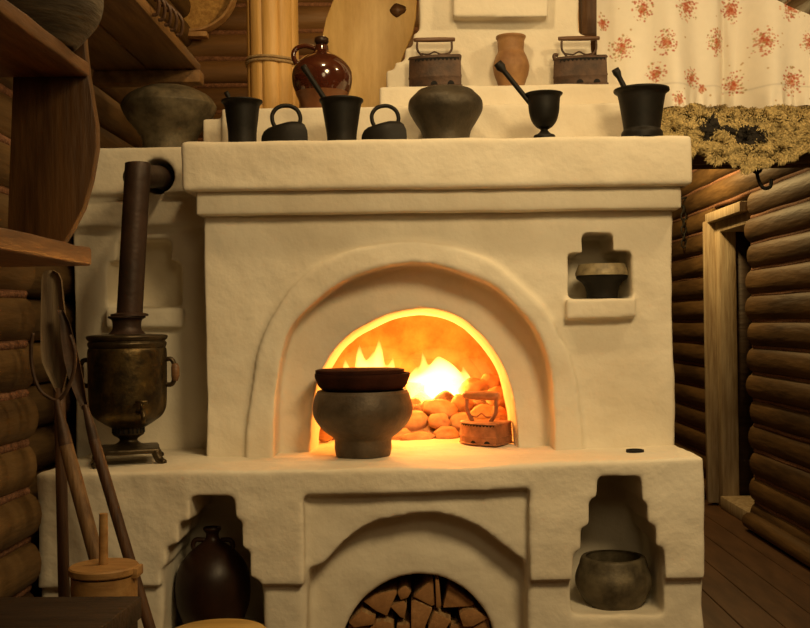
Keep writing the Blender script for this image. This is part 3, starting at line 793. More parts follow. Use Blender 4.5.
stones = [
 ('large oval stone on top of the heap right of the pot', 441,409.5,37,20,4.22,-.25),
 ('small round stone in the middle of the heap', 439.5,421.5,22,17,4.13,-.1),
 ('flat pointed stone lying in front nearest the pot foot', 417.5,438,34,13,4.06,.05),
 ('angular stone beside the corner of the charcoal iron', 446,434.5,25,17,4.08,.1),
 ('big slanting stone just right of the iron pot', 411,424,36,26,4.19,.45),
 ('stone half hidden behind the left post of the iron handle', 462,404.5,24,19,4.28,-.5),
 ('low stone tucked behind the left edge of the iron', 462,422,28,18,4.17,.2),
 ('tiny stone peeping between pot and fire', 415,405,15,14,4.32,.9),
 ('glowing pale stone at the right of the flames', 474,389,31,22,4.40,.2),
 ('dark topped stone leaning at the right hearth wall', 491,384,22,20,4.42,-.7),
 ('tall stone at the far right beside the hearth wall', 497,399,24,24,4.30,.9),
 ('stone seen through the handle of the charcoal iron', 483,414,30,18,4.17,.15),
 ('stone just above the right end of the iron lid', 497,416,22,20,4.16,-.3),
 ('dark low stone at the right foot of the pot', 398,436,26,15,4.10,.2),
 ('reddish block at the left edge of the hearth beside the pot', 325,433,17,19,4.05,.0)]
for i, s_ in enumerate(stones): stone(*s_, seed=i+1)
# ash bed mound
bm = bmesh.new(); gx, gy = 60, 44
gr_ = []
for j in range(gy+1):
    row = []
    for i in range(gx+1):
        x = -.36+.70*i/gx; y = 4.10+.66*j/gy
        e = min(1, i/7, (gx-i)/7, j/7, (gy-j)/5)
        hgt = (.03+.10*min(1,(y-4.10)/.22))*math.sin(e*PI/2)
        z = ZL+.002+hgt*(1+.35*noise.noise(Vector((x*14,y*14,0))))
        row.append(bm.verts.new((x, y, z)))
    gr_.append(row)
for j in range(gy):
    for i in range(gx): bm.faces.new((gr_[j][i], gr_[j][i+1], gr_[j+1][i+1], gr_[j+1][i]))
ext = bmesh.ops.extrude_face_region(bm, geom=bm.faces[:])
for v in [g for g in ext['geom'] if isinstance(g, bmesh.types.BMVert)]: v.co.z = ZL+.0005
tag(link('ash_bed', bm_mesh(bm), M['ash'], origin=(0,4.4,ZL)), 'heap of ash and embers beneath the flames and stones', 'ash', kind='stuff')
# burning logs in the fire
for i, (a, b, r, lb) in enumerate((((-.26,4.50,1.10),(.02,4.44,1.115),.035,'burning log lying low across the left of the fire'), ((-.06,4.58,1.10),(.18,4.50,1.13),.038,'burning log lying at the back right of the fire'))):
    d = Vector(b)-Vector(a); pts = [Vector(a)+d*k/8 for k in range(9)]
    tag(link('burning_log', bm_mesh(tube_bm(pts, [r*(1+.08*math.sin(k*2.3+i)) for k in range(9)], 12), 50), M['ash'], origin=a), lb, 'log')
# flames
def flame_bm():
    bm = bmesh.new()
    spec = [ # px, base py, top py, half width px, Y, lean px
     (437,408,355,36,4.44,2),(420,408,366,16,4.46,-3),(452,406,366,14,4.42,3),(405,406,372,15,4.48,0),
     (379,402,336,11,4.50,-1),(363,402,341,10,4.52,-2),(371,400,352,13,4.50,0),(350,402,356,9,4.52,-3),(390,402,354,9,4.50,2),(340,402,368,7,4.53,-3),
     (463,405,372,10,4.44,5),(470,386,362,4,4.46,-5),(425,380,348,5,4.46,-2)]
    for (cx, b, tp, hw, Y, ln) in spec:
        n = 14; pts = []; rad = []
        for k in range(n+1):
            t = k/n
            p = P(cx+ln*math.sin(t*2.2)*1.2+1.2*math.sin(t*7+cx), b+(tp-b)*t, Y); pts.append(p)
            rad.append(max(.002, hw*Y/F*(math.sin(PI*min(1,(t*.85+.15))**.75))**.9*(1-.25*t)))
        tube_bm(pts, rad, 16, bm)
    return bm
o = tmp_obj(flame_bm())
md = o.modifiers.new('r','REMESH'); md.mode='VOXEL'; md.voxel_size=.007
md = o.modifiers.new('s','SMOOTH'); md.factor=.5; md.iterations=9
dg = bpy.context.evaluated_depsgraph_get(); dg.update()
me = bpy.data.meshes.new_from_object(o.evaluated_get(dg)); m_ = o.data; bpy.data.objects.remove(o); bpy.data.meshes.remove(m_)
me.materials.clear()
fire = link('fire', me, M['fire'], origin=P(420,405,4.46))
tag(fire, 'bright yellow white flames burning at the back of the hearth', 'fire', kind='stuff')
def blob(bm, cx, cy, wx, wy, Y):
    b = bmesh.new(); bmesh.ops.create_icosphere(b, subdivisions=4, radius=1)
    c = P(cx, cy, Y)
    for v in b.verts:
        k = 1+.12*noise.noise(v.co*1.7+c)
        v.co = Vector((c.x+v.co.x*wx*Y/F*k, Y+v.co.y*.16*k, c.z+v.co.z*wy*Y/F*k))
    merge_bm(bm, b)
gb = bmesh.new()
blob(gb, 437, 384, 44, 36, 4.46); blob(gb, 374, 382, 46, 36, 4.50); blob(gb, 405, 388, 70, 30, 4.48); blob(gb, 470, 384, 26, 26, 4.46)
hg = link('bloom_haze', bm_mesh(gb), M['glow'], fire); hg['label'] = 'faint yellow haze around the flames, added to imitate bloom'


# ------------------------------------------------------------------ firewood in the round opening
Yw = Y_BASE+.17
def zpx(a, b): return (330+a/4.5, 550+b/4.5)
fw = [('big wedge log at the upper left of the round wood store', [(150,238),(200,207),(290,190),(300,200),(255,303),(205,280)]),
 ('split log at the far left edge of the wood store', [(85,322),(140,272),(205,302),(195,332),(110,345)]),
 ('small triangular split log left of centre', [(270,262),(330,237),(345,262),(335,318),(315,310)]),
 ('little frayed round stick on top of the firewood', [(302,200),(318,178),(340,170),(365,195),(350,222),(318,232)]),
 ('tall pale-barked wedge log at the top middle', [(375,215),(463,132),(473,250),(458,258)]),
 ('thin upright split slat beside the tall wedge', [(473,132),(490,130),(500,253),(478,258)]),
 ('large triangular log at the upper right', [(510,268),(535,165),(650,250),(640,262)]),
 ('wide wedge log in the middle of the stack', [(365,242),(380,232),(460,267),(428,345),(425,420),(365,420)]),
 ('slanting split log just right of the middle wedge', [(442,345),(470,277),(545,315),(522,350),(500,420),(440,420)]),
 ('angular split log at the right edge of the stack', [(582,290),(600,272),(650,266),(710,306),(640,343),(600,343)]),
 ('bright half-round log at the lower left', [(180,352),(205,328),(235,320),(285,332),(282,420),(172,420)]),
 ('lowest split log at the right rim of the opening', [(643,352),(715,308),(733,420),(650,420)]),
 ('low split log under the angular right log', [(545,347),(600,347),(640,357),(643,420),(512,420)]),
 ('narrow pale split log below the small triangle', [(300,345),(357,337),(359,420),(290,420)]),
 ('lowest split log at the left rim of the opening', [(82,348),(175,352),(165,420),(72,420)])]
rw = random.Random(5)
zfloor = .298
for lb, pz in fw:
    y0 = Yw+rw.uniform(-.012, .035)
    xz = poly_px([zpx(a, b) for a, b in pz], Yw)
    cxm = sum(p[0] for p in xz)/len(xz); czm = sum(p[1] for p in xz)/len(xz)
    zlo = min(p[1] for p in xz)
    xz = [(cxm+(x-cxm)*1.02, (zfloor if (py_[1] >= 419) else czm+(z-czm)*1.02)) for (x, z), py_ in zip(xz, pz)]
    bm = bmesh.new()
    n = len(xz); L_ = .42+rw.uniform(-.03,.03)
    rings = []
    for k in range(5):
        yy = y0+L_*k/4
        rings.append([bm.verts.new((x+rw.uniform(-.002,.002)*(k > 0), yy, z+(rw.uniform(-.002,.002) if z > zfloor+.001 else 0)*(k > 0))) for x, z in xz])
    for A, B in zip(rings, rings[1:]):
        for q in range(n):
            q2 = (q+1) % n; f_ = bm.faces.new((A[q], B[q], B[q2], A[q2])); f_.material_index = 1
    bm.faces.new(rings[0]); bm.faces.new(rings[-1][::-1])
    bmesh.ops.recalc_face_normals(bm, faces=bm.faces)
    es = [e for e in bm.edges if e.is_boundary is False and len(e.link_faces) == 2 and e.calc_face_angle(0) > .3]
    bmesh.ops.bevel(bm, geom=es, offset=.003, segments=2, affect='EDGES', profile=.5)
    me = bpy.data.meshes.new('log'); bm.to_mesh(me); bm.free(); me.set_sharp_from_angle(angle=.6)
    tag(link('firewood_log', me, [M['endgrain'], M['splitside']], origin=(cxm, y0, min(z for x, z in xz))), lb, 'firewood', 'split firewood in the round opening')

# ------------------------------------------------------------------ samovar and flue pipe
Ysm = 3.50; xs = XZ(128, 400, Ysm)[0]
sv = thing('samovar', 'tarnished brass samovar on the hearth ledge under the stove pipe', 'samovar', (xs, Ysm, ZL))
def rz(pts): return [(p[0], p[1]) for p in smooth_prof([(hw*Ysm/F, XZ(128, py, Ysm)[1]) for hw, py in pts], 4)]
bodyp = rz([(37.5,348),(38.5,352),(38.5,370),(38,395),(37,408),(33,416),(25,422),(17,427)])
link('body', bm_mesh(lathe_bm([(0, bodyp[0][1])]+bodyp+[(0, bodyp[-1][1])], xs, Ysm, 48), 60), M['samovar'], sv)
rim = rz([(22,334),(37,335),(39.5,336.5),(39,339),(37,341),(38.5,343),(38,346),(36.5,348.5)])
link('rim', bm_mesh(lathe_bm([(0, rim[0][1])]+rim+[(0, rim[-1][1])], xs, Ysm, 48), 50), M['samovar_dark'], sv)
col_ = rz([(17.5,316),(18.5,317.5),(15,320),(14,324),(14.5,330),(19,334.5)])
link('collar', bm_mesh(lathe_bm([(0, col_[0][1])]+col_+[(0, col_[-1][1])], xs, Ysm, 36), 50), M['tin'], sv)
nk = rz([(15.5,426),(15.5,433),(14,435),(9.5,438),(9,440.5),(13,443.5),(22,446),(30,447)])
link('stem', bm_mesh(lathe_bm([(0, nk[0][1])]+nk+[(0, nk[-1][1])], xs, Ysm, 36), 50), M['samovar_dark'], sv)
vb = bmesh.new()
for k in range(22):
    a = 2*PI*k/22; r = 15.6*Ysm/F
    bb = box_bm(-.003,.003,-.0015,.0015,-.008,.008)
    place(bb, Matrix.Translation((xs+r*math.sin(a), Ysm-r*math.cos(a), XZ(128,430,Ysm)[1])) @ Matrix.Rotation(a, 4, 'Z')); merge_bm(vb, bb)
link('vent_holes', bm_mesh(vb), M['vent'], sv)
hw_ = 30*Ysm/F; zp0, zp1 = XZ(128,451.5,Ysm)[1], XZ(128,446.5,Ysm)[1]
Rb = Matrix.Translation((xs, Ysm, 0)) @ Matrix.Rotation(.28, 4, 'Z')
link('base_plate', bm_mesh(box_bm(-hw_,hw_,-hw_,hw_,zp0,zp1, bevel=.006, matrix=Rb), 40), M['samovar_dark'], sv)
for sx_ in (-1,1):
    for sy_ in (-1,1):
        pts = curve_pts([(sx_*hw_*.86, sy_*hw_*.86, zp0+.006),(sx_*hw_*.92, sy_*hw_*.92, (zp0+ZL)/2+.004),(sx_*hw_*1.0, sy_*hw_*1.0, ZL+.013),(sx_*hw_*1.12, sy_*hw_*1.12, ZL+.008)], 4)
        n_ = len(pts)
        link('foot', bm_mesh(place(tube_bm(pts, [.017-.008*k/n_ for k in range(n_)], 10), Rb)), M['samovar_dark'], sv)
for s in (-1, 1):
    zc = XZ(128, 372, Ysm)[1]; xo = xs+s*39*Ysm/F
    pts = curve_pts([(xo-s*.004, Ysm-.0, zc+.040),(xo+s*.016, Ysm, zc+.040),(xo+s*.026, Ysm, zc+.02),(xo+s*.026, Ysm, zc-.022),(xo+s*.016, Ysm, zc-.042),(xo-s*.004, Ysm, zc-.042)], 5)
    hd = link('handle', bm_mesh(tube_bm(pts, .008, 10)), M['samovar_dark'], sv)
    link('grip', bm_mesh(tube_bm([(xo+s*.027, Ysm, zc+.026),(xo+s*.029, Ysm, zc+.012),(xo+s*.029, Ysm, zc-.014),(xo+s*.027, Ysm, zc-.03)], [.010,.014,.014,.010], 12)), M['grip'], hd)
# tap at front right
ang = .55; rB = 36*Ysm/F; tz = XZ(150,409,Ysm)[1]
d = Vector((math.sin(ang), -math.cos(ang), 0)); p0 = Vector((xs, Ysm, tz))+d*(rB-.01)
tb = tube_bm([p0, p0+d*.03, p0+d*.055, p0+d*.06+Vector((0,0,-.012)), p0+d*.06+Vector((0,0,-.035))], [.012,.009,.009,.009,.007], 10)
tp = link('tap', bm_mesh(tb), M['samovar'], sv)
kb = tube_bm([p0+d*.04+Vector((0,0,.008)), p0+d*.04+Vector((0,0,.03))], .005, 8)
tube_bm([p0+d*.04+Vector((-.018,0,.032)), p0+d*.04+Vector((.018,0,.032))], .006, 8, kb)
link('tap_key', bm_mesh(kb), M['samovar'], tp)
# pipe
r_ = 12.7*Ysm/F
pA = P(129.5, 316.2, Ysm); pB = P(137.5, 176, Ysm); hole_c = Vector((fx, YS+.06, fz))
t = thing('stove_pipe', 'brown tin flue pipe rising from the samovar into the stove wall', 'pipe', tuple(pA))
pU = P(138, 164, Ysm)
link('upright_pipe', bm_mesh(tube_bm([pA+(pU-pA)*k/10 for k in range(11)]+[pU+Vector((0,0,.004))], [r_]*11+[r_*.9], 26), 50), M['tin'], t)
pT = Vector((pB.x, YS-.0, fz))
link('elbow', bm_mesh(tube_bm([pB+Vector((-r_*.2,0,-.004)), pB+(Vector((fx,YS-.03,fz))-pB)*.35, pB+(Vector((fx,YS-.03,fz))-pB)*.75, Vector((fx, YS-.03, fz)), hole_c], [r_*.97]*5, 26), 50), M['tin'], t)
link('pipe_flange', bm_mesh(lathe_bm([(r_*.98,pA.z),(r_*1.45,pA.z),(r_*1.45,pA.z+.007),(r_*.98,pA.z+.012)], pA.x, pA.y, 32), 40), M['tin'], t)

# ------------------------------------------------------------------ left side: shelves, end board, crock
YE = 2.60; XE = XZ(90, 75, YE)[0]
def shelf(name, label, z, y0, y1, x0, x1, th, m, bevel=.008, slope=0):
    bm = box_bm(x0, x1, y0, y1, z-th, z)
    bmesh.ops.subdivide_edges(bm, edges=[e for e in bm.edges if abs(e.verts[0].co.y-e.verts[1].co.y) > .1], cuts=14)
    for v in bm.verts:
        if v.co.x > x1-.01:
            v.co.x += .012*noise.noise(Vector((v.co.y*5, z*9, 0)))
            if v.co.z > z-.01: v.co.z -= .003+.004*noise.noise(Vector((v.co.y*7, 2, z)))
    bmesh.ops.recalc_face_normals(bm, faces=bm.faces)
    bmesh.ops.bevel(bm, geom=[e for e in bm.edges if e.calc_face_angle(0) > .7], offset=bevel, segments=3, affect='EDGES', profile=.5)
    return tag(link(name, bm_mesh(bm, 40), m, origin=((x0+x1)/2, y1, z-th)), label, 'shelf')
xsh = -1.185
zu = XZ(88, 77, YE)[1]; zlw = XZ(92, 266, YE)[1]
shelf('wall_shelf', 'upper rough plank shelf at the left edge under the ribbed crock', zu+.038, 1.1, YE, xsh, XE, .038, M['shelf_wood'])
shelf('wall_shelf', 'lower thick plank shelf at the left edge above the oven tools', zlw+.048, 1.1, YE, xsh, XZ(92,262,YE)[0], .048, M['shelf_wood'])
bp_ = [(84,26),(86,50),(89,76),(93,100),(97,124),(97.5,148),(92,180),(84,208),(72,231),(62,246),(8,246),(10,180),(14,80),(14,26)]
brd = prism_bm(poly_px(bp_, YE+.012), YE+.003, YE+.038)
bmesh.ops.recalc_face_normals(brd, faces=brd.faces)
bmesh.ops.bevel(brd, geom=[e for e in brd.edges if e.calc_face_angle(0) > 1.2], offset=.004, segments=2, affect='EDGES', profile=.5)
tag(link('shelf_board', bm_mesh(brd, 40), M['board_wood'], origin=P(50, 246, YE+.02)), 'upright curved end board joining the two left shelves', 'board')
Yk = 2.46; zk = zu+.039
vessel('crock', 'ribbed grey brown crock cut by the top left corner on the upper shelf', 'crock', 44, Yk,
       [(38,-60),(40,-57),(46,-45),(54,-25),(57,0),(53,18),(42,34),(30,47),(26,56)], zk, M['basket'], .01)
# second plank shelf (overhead) seen from below
zpk = XZ(200, 73, 4.2)[1]; xpk = XZ(200, 73, 4.2)[0]
t = thing('overhead_shelf', 'high dark plank shelf seen from below above the big speckled pot', 'shelf', (-1.05, 3.6, zpk))
wds = [(-1.262, -1.052), (-1.046, xpk)]
for i, (a, b) in enumerate(wds):
    link('plank', bm_mesh(box_bm(a, b, 2.95, 4.22, zpk, zpk+.04, bevel=.006), 40), M['plank'], t)
link('cross_beam', bm_mesh(box_bm(-1.262, xpk+.015, 4.13, 4.21, zpk-.052, zpk-.001, bevel=.008), 40), M['plank'], t)
# braided loops on the plank edge
bm = bmesh.new()
for k in range(5):
    p = P(152+k*6, 3+k*5.2, 3.42+k*.05)
    pts = curve_pts([p+Vector((-.03,0,.045)), p+Vector((0,-.01,.04)), p+Vector((.022,-.005,.01)), p+Vector((.015,.01,-.03)), p+Vector((-.002,.012,-.035))], 5)
    tube_bm(pts, .006, 8, bm)
tag(link('bast_braid', bm_mesh(bm), M['dark_pole'], origin=P(160,10,3.5)), 'dark braided bast loops hanging over the edge of the high plank shelf', 'braid')
# sieve on the back wall
Yv = 6.06; cs = P(192, -12, Yv); Rv = 45*Yv/F
t = thing('sieve', 'round bast sieve with pale bark rim hanging on the back log wall', 'sieve', tuple(cs+Vector((0,.05,0))))
MR = Matrix.Translation(cs) @ Matrix.Rotation(PI/2, 4, 'X')
link('mesh', bm_mesh(lathe_bm([(0,-.012),(Rv*.96,-.012),(Rv*.96,-.016),(0,-.016)], 0, 0, 48, tilt=MR), 40), M['sieve_mesh'], t)
link('rim', bm_mesh(lathe_bm([(Rv*.95,-.04),(Rv,-.04),(Rv*1.01,.0),(Rv,.045),(Rv*.95,.045),(Rv*.95,-.04)], 0, 0, 56, tilt=MR), 40), M['sieve_rim'], t)
bb = P(196, 34.5, Yv-.02)
link('rim_lug', bm_mesh(box_bm(bb.x-.065, bb.x+.065, Yv-.045, Yv+.03, bb.z-.016, bb.z+.014, bevel=.006), 40), M['sieve_rim'], t)

# hollow stave tube
Yt = 4.35; xt = XZ(273, 50, Yt)[0]; Rt = 25*Yt/F
t = thing('stave_tube', 'tall honey coloured wooden tube of staves tied with rope behind the jug', 'tube', (xt, Yt, ZS1))
bm = bmesh.new(); nst = 9
for z_pair in ((ZS1, 2.95),):
    ringsA = []
    nseg = nst*8
    for z in np.linspace(ZS1, 2.95, 12):
        ring = []
        for k in range(nseg):
            a = 2*PI*(k+2)/nseg; f_ = (k % 8)/8
            gro = .0065*math.exp(-((min(f_,1-f_))/.09)**2)
            r = Rt*(1+.015*noise.noise(Vector((z*2, (k//8)*3.1, 0))))+(.003*math.sin(f_*PI))-gro
            ring.append(bm.verts.new((xt+r*math.cos(a), Yt+r*math.sin(a), z)))
        ringsA.append(ring)
    for A, B in zip(ringsA, ringsA[1:]):
        for k in range(nseg):
            k2 = (k+1) % nseg; bm.faces.new((A[k], A[k2], B[k2], B[k]))
    bm.faces.new(ringsA[0][::-1]); bm.faces.new(ringsA[-1])
link('staves', bm_mesh(bm, 60), M['honey_wood'], t)
rb = bmesh.new()
for dz in (-.007, .007):
    zc = XZ(273, 64, Yt)[1]+dz
    tube_bm([(xt+(Rt+.006)*math.cos(a), Yt+(Rt+.006)*math.sin(a), zc+.004*math.sin(a*2)) for a in np.linspace(0, 2*PI, 41)], .006, 7, rb, caps=False)
link('rope_tie', bm_mesh(rb), M['cord'], t)
# bread peel
Yq = 4.62
blade = [(352,108),(339,92),(329,70),(323,52),(322,37),(326,18),(333,0),(342,-22),(356,-38),(375,-44),(396,-38),(410,-22),(417,0),(416,18),(413,33),(404,54),(395,78),(383,107),(376,122),(360,122)]
t = thing('bread_peel', 'broad pale yellow wooden bread peel leaning behind the glossy jug', 'peel', tuple(P(368, 185, Yq)[:2])+(ZM,))
bm = bmesh.new()
xz = poly_px(blade, Yq)
fr_ = [bm.verts.new((x, Yq, z)) for x, z in xz]; bm.faces.new(fr_)
bmesh.ops.recalc_face_normals(bm, faces=bm.faces)
ret = bmesh.ops.extrude_face_region(bm, geom=bm.faces[:])
bmesh.ops.translate(bm, verts=[g for g in ret['geom'] if isinstance(g, bmesh.types.BMVert)], vec=(0,.022,0))
bmesh.ops.recalc_face_normals(bm, faces=bm.faces)
bmesh.ops.bevel(bm, geom=[e for e in bm.edges if e.calc_face_angle(0) > 1.2], offset=.005, segments=3, affect='EDGES', profile=.5)
link('blade', bm_mesh(bm, 35), M['yellow_wood'], t)
hp0 = P(368, 112, Yq+.011); link('handle', bm_mesh(tube_bm([(hp0.x, Yq+.011, hp0.z), (hp0.x+.005, Yq+.011, ZM+.001)], .022, 12), 40), M['yellow_wood'], t)
kp = P(398, 10, Yq-.001)
kb = lathe_bm([(0,-.002),(.026,-.002),(.030,.001),(0,.002)], 0, 0, 14, tilt=Matrix.Translation(kp) @ Matrix.Rotation(PI/2, 4, 'X'), wob=.25)
kn = link('knot', bm_mesh(kb), M['grip'], t); kn['label'] = 'dark brown knot in the peel'

# ------------------------------------------------------------------ oven tools at the left
def rod(px0, py0, Y0, px1, py1, Y1, r0, r1, seg=12, bm=None, n=14):
    a, b = P(px0, py0, Y0), P(px1, py1, Y1)
    pts = [a+(b-a)*k/n+Vector((.004*math.sin(k*1.1+px0), 0, 0)) for k in range(n+1)]
    return tube_bm(pts, [r0+(r1-r0)*k/n for k in range(n+1)], seg, bm)
def to_floor(a, b):
    """continue the line a->b down to the floor"""
    s = (0.005-b.z)/(b.z-a.z); return b+(b-a)*s
# wooden scoop / peel with hollow face
Ya = 3.14
t = thing('wooden_scoop', 'long grey hollow wooden scoop upright against the log wall', 'scoop', tuple(P(62, 590, Ya)[:2])+(0,))
bm = bmesh.new()
prof_px = [(270,46,52),(273,43,58),(280,41.5,61),(300,41,63),(325,40.5,66),(350,40.5,68.5),(362,42,69),(372,46,67),(384,52,64),(392,56,62)]
rows = []
for (py, xl, xr) in prof_px:
    a, b = P(xl, py, Ya), P(xr, py, Ya); row_f = []; row_b = []
    for k in range(9):
        s = k/8; p = a+(b-a)*s
        hol = .026*math.sin(s*PI)**.7
        row_f.append(bm.verts.new(p+Vector((0,hol,0)))); row_b.append(bm.verts.new(p+Vector((0,hol+.012,0))))
    rows.append((row_f, row_b))
for (f0, b0), (f1, b1) in zip(rows, rows[1:]):
    for k in range(8):
        bm.faces.new((f0[k], f0[k+1], f1[k+1], f1[k])); bm.faces.new((b0[k+1], b0[k], b1[k], b1[k+1]))
    bm.faces.new((f0[0], f1[0], b1[0], b0[0])); bm.faces.new((f0[8], b0[8], b1[8], f1[8]))
for (f0, b0) in (rows[0], rows[-1]):
    for k in range(8): bm.faces.new((f0[k], b0[k], b0[k+1], f0[k+1]))
link('bowl', bm_mesh(bm, 50), M['grey_wood'], t)
a, b = P(59.5, 388, Ya+.02), P(64, 590, Ya-.02); e = to_floor(a, b)
link('shaft', bm_mesh(tube_bm([a+(e-a)*k/14 for k in range(15)], .017, 12)), M['dark_pole'], t)
# oven fork (two curved prongs)
Yf2 = 3.02
t = thing('oven_fork', 'iron two-pronged oven fork on a worn wooden pole', 'oven fork', tuple(P(100, 575, Yf2-.06)[:2])+(0,))
pr = bmesh.new()
pl = [P(33,333,Yf2), P(31,350,Yf2), P(33,372,Yf2), P(40,390,Yf2), P(50,398,Yf2), P(57,401,Yf2)]
pr_ = [P(70,335,Yf2), P(75,352,Yf2), P(74,370,Yf2), P(68,388,Yf2), P(62,397,Yf2), P(57,401,Yf2)]
tube_bm(curve_pts(pl, 5), .0055, 8, pr); tube_bm(curve_pts(pr_, 5), .0055, 8, pr)
link('prongs', bm_mesh(pr), M['rust'], t)
a = P(57, 400, Yf2); b = P(66, 445, Yf2-.015)
link('socket', bm_mesh(tube_bm([a+(b-a)*k/6 for k in range(7)], [.010,.010,.011,.014,.017,.019,.020], 12), 50), M['rust'], t)
b2 = P(97, 560, Yf2-.05); e = to_floor(b, b2)
link('shaft', bm_mesh(tube_bm([b+(e-b)*k/12 for k in range(13)], [.019]+[.021]*12, 14), 50), M['pole_wood'], t)
# second fork with flat spade-like head
Y3 = 3.10
t = thing('oven_spade', 'dark iron oven spade on a long slanting pole before the stove', 'spade', tuple(P(160, 690, Y3-.04)[:2])+(0,))
bm = bmesh.new()
hd_px = [(57,310,63),(60,322,69),(61,340,74),(64,360,79),(69,380,83),(76,398,86),(82,410,88.5)]
rows = []
for (xl, py, xr) in hd_px:
    a, b = P(xl, py, Y3), P(xr, py, Y3); rows.append([(bm.verts.new(a+(b-a)*s+Vector((0,.012*math.sin(s*PI),0))), bm.verts.new(a+(b-a)*s+Vector((0,.012*math.sin(s*PI)+.006,0)))) for s in (0,.25,.5,.75,1)])
for r0, r1 in zip(rows, rows[1:]):
    for k in range(4):
        bm.faces.new((r0[k][0], r0[k+1][0], r1[k+1][0], r1[k][0])); bm.faces.new((r0[k+1][1], r0[k][1], r1[k][1], r1[k+1][1]))
    bm.faces.new((r0[0][0], r1[0][0], r1[0][1], r0[0][1])); bm.faces.new((r0[4][0], r0[4][1], r1[4][1], r1[4][0]))
for r0 in (rows[0], rows[-1]):
    for k in range(4): bm.faces.new((r0[k][0], r0[k][1], r0[k+1][1], r0[k+1][0]))
link('blade', bm_mesh(bm, 50), M['rust'], t)
a = P(85, 405, Y3+.006); b = P(94, 440, Y3-.005)
link('socket', bm_mesh(tube_bm([a+(b-a)*k/5 for k in range(6)], [.009,.010,.012,.014,.015,.016], 12), 50), M['rust'], t)
b2 = P(149, 625, Y3-.045); e = to_floor(b, b2)
link('shaft', bm_mesh(tube_bm([b+(e-b)*k/12 for k in range(13)], .0165, 12), 50), M['dark_pole'], t)

# churn behind the bench
Ych = 2.78; xc = XZ(104, 563, Ych)[0]
t = thing('butter_churn', 'wooden butter churn with round lid and plunger stick behind the bench', 'churn', (xc, Ych, 0))
zl = XZ(104, 565, Ych)[1]; rl = 33.5*Ych/F
link('lid', bm_mesh(lathe_bm([(0,zl-.022),(rl*.98,zl-.022),(rl*1.02,zl-.018),(rl*1.02,zl-.004),(rl*.98,zl),(rl*.2,zl+.002),(0,zl+.002)], xc, Ych, 44), 40), M['churn_wood'], t)
rb2 = 31.5*Ych/F
link('hoop', bm_mesh(lathe_bm([(rb2*.9,zl-.088),(rb2*1.02,zl-.088),(rb2*1.02,zl-.026),(rb2*.9,zl-.026),(rb2*.9,zl-.088)], xc, Ych, 44), 40), M['churn_wood'], t)
link('barrel', bm_mesh(lathe_bm([(0,0),(rb2*1.12,0),(rb2*1.06,.3),(rb2*.985,zl-.024),(0,zl-.024)], xc, Ych, 44), 40), M['bench'], t)
link('plunger_stick', bm_mesh(tube_bm([P(103.5, 566, Ych), P(103.5, 513.5, Ych)], [.012,.011], 14), 50), M['churn_wood'], t)
bb = P(134, 567, Ych-.01); link('lid_tab', bm_mesh(box_bm(bb.x-.006, bb.x+.014, Ych-.03, Ych+.03, zl-.03, zl-.004, bevel=.003), 40), M['churn_wood'], t)
# bench
Zb = .80
def by(py): return (CZ-Zb)*F/(py-PY0-4)
Yfar = by(594)
x1 = XZ(144, 597, Yfar)[0]
t = thing('bench', 'dark blackened plank bench in the bottom left corner', 'bench', (-.9, 2.1, 0))
pl_ = [(-1.16, Yfar+.0), (x1, Yfar-.015), (x1-.02, Yfar-.3), (x1-.03, 1.6), (-1.16, 1.6)]
bm = bmesh.new()
a_ = [bm.verts.new((x, y, Zb)) for x, y in pl_]; b_ = [bm.verts.new((x, y, Zb-.05)) for x, y in pl_]
bm.faces.new(a_); bm.faces.new(b_[::-1])
for k in range(len(pl_)):
    k2 = (k+1) % len(pl_); bm.faces.new((a_[k], b_[k], b_[k2], a_[k2]))
bmesh.ops.recalc_face_normals(bm, faces=bm.faces)
bmesh.ops.bevel(bm, geom=bm.edges[:], offset=.006, segments=2, affect='EDGES', profile=.5)
link('bench_top', bm_mesh(bm, 40), M['bench'], t)
for (x, y) in ((x1-.06, Yfar-.07),(x1-.08, 1.68),(-1.1, Yfar-.07),(-1.1, 1.68)):
    link('leg', bm_mesh(box_bm(x-.03, x+.03, y-.03, y+.03, 0, Zb-.05, bevel=.005), 40), M['bench'], t)
# stool
Zs = .56; Yst = 2.90; xst = XZ(217, 630, Yst)[0]
t = thing('stool', 'round pale yellow wooden stool seat before the lower left niche', 'stool', (xst, Yst, 0))
link('seat', bm_mesh(lathe_bm([(0,Zs-.035),(.130,Zs-.035),(.140,Zs-.028),(.142,Zs-.010),(.132,Zs),(0,Zs+.006)], xst, Yst, 48), 50), M['seat_wood'], t)
for k in range(3):
    a = 2*PI*k/3+.5; p0 = Vector((xst+.08*math.cos(a), Yst+.08*math.sin(a), Zs-.03)); p1 = Vector((xst+.13*math.cos(a), Yst+.13*math.sin(a), 0))
    link('leg', bm_mesh(tube_bm([p0, (p0+p1)/2, p1], [.018,.017,.014], 12), 50), M['seat_wood'], t)

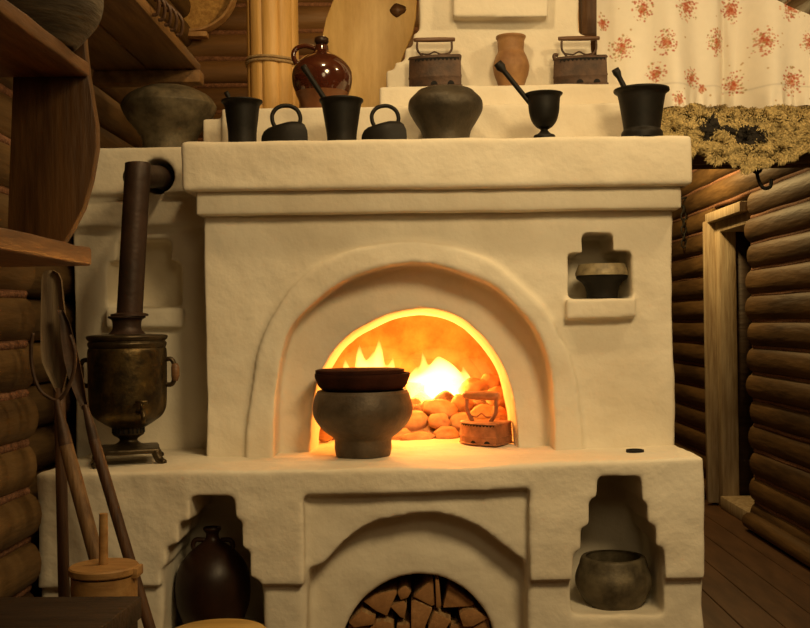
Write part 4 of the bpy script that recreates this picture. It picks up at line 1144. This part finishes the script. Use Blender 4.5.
# ------------------------------------------------------------------ light
def point(name, loc, col, e, r=.1):
    l = bpy.data.lights.new(name, 'POINT'); l.color = col; l.energy = e; l.shadow_soft_size = r
    o = bpy.data.objects.new(name, l); C.objects.link(o); o.location = loc; return o
WARM = (1, .725, .36)
def spot(name, loc, target, col, e, ang, blend, r):
    l = bpy.data.lights.new(name, 'SPOT'); l.color = col; l.energy = e; l.shadow_soft_size = r
    l.spot_size = math.radians(ang); l.spot_blend = blend
    o = bpy.data.objects.new(name, l); C.objects.link(o); o.location = loc
    o.rotation_euler = (Vector(target)-Vector(loc)).to_track_quat('-Z', 'Y').to_euler(); return o
spot('key_spot', (.90, 1.1, 2.95), (.40, 3.6, 1.25), WARM, 190, 84, 1.0, .32)  # overhead key lamp; its limited cone is added to keep the left dim
point('chandelier', (.35, .5, 2.35), WARM, 22, .35)
point('mantel_lamp', (-.15, 2.95, 3.15), WARM, 30, .08)
point('far_room_lamp', (1.62, 7.55, 2.75), (1,.66,.25), 85, .08)
point('back_fill', (-.35, 5.3, 3.25), (1,.66,.26), 12, .06)  # unseen fill light, added to brighten the back wall and sieve
point('loft_lamp', (1.55, 3.0, 3.15), WARM, 34, .06)
FIRE = (1, .33, .045)
point('fire_light', (.03, 4.42, 1.16), FIRE, 26, .06)
point('fire_light_left', (-.20, 4.46, 1.18), FIRE, 13, .05)
point('opening_rim_fill', (-.01, 4.03, 1.27), (1,.42,.08), 7.5, .04)  # extra light ahead of the flames, added to brighten the opening's rim
w = bpy.data.worlds.new('room_air'); sc.world = w; w.use_nodes = True
w.node_tree.nodes['Background'].inputs[0].default_value = (1,.62,.28,1); w.node_tree.nodes['Background'].inputs[1].default_value = .012

# ------------------------------------------------------------------ camera
cam = bpy.data.cameras.new('camera'); co = bpy.data.objects.new('camera', cam); C.objects.link(co)
cam.sensor_width = 36; cam.lens = F/810*36
cam.shift_x = (405-PX0)/810; cam.shift_y = (PY0-314)/810
cam.clip_start = .05
co.matrix_world = Matrix.Translation((0,0,CZ)) @ Matrix.Rotation(PI/2, 4, 'X') @ Matrix.Rotation(-ROLL, 4, 'Z')
sc.camera = co
sc.view_settings.view_transform = 'Standard'; sc.view_settings.look = 'None'
for o in bpy.data.objects:
    if '_org' in o: del o['_org']
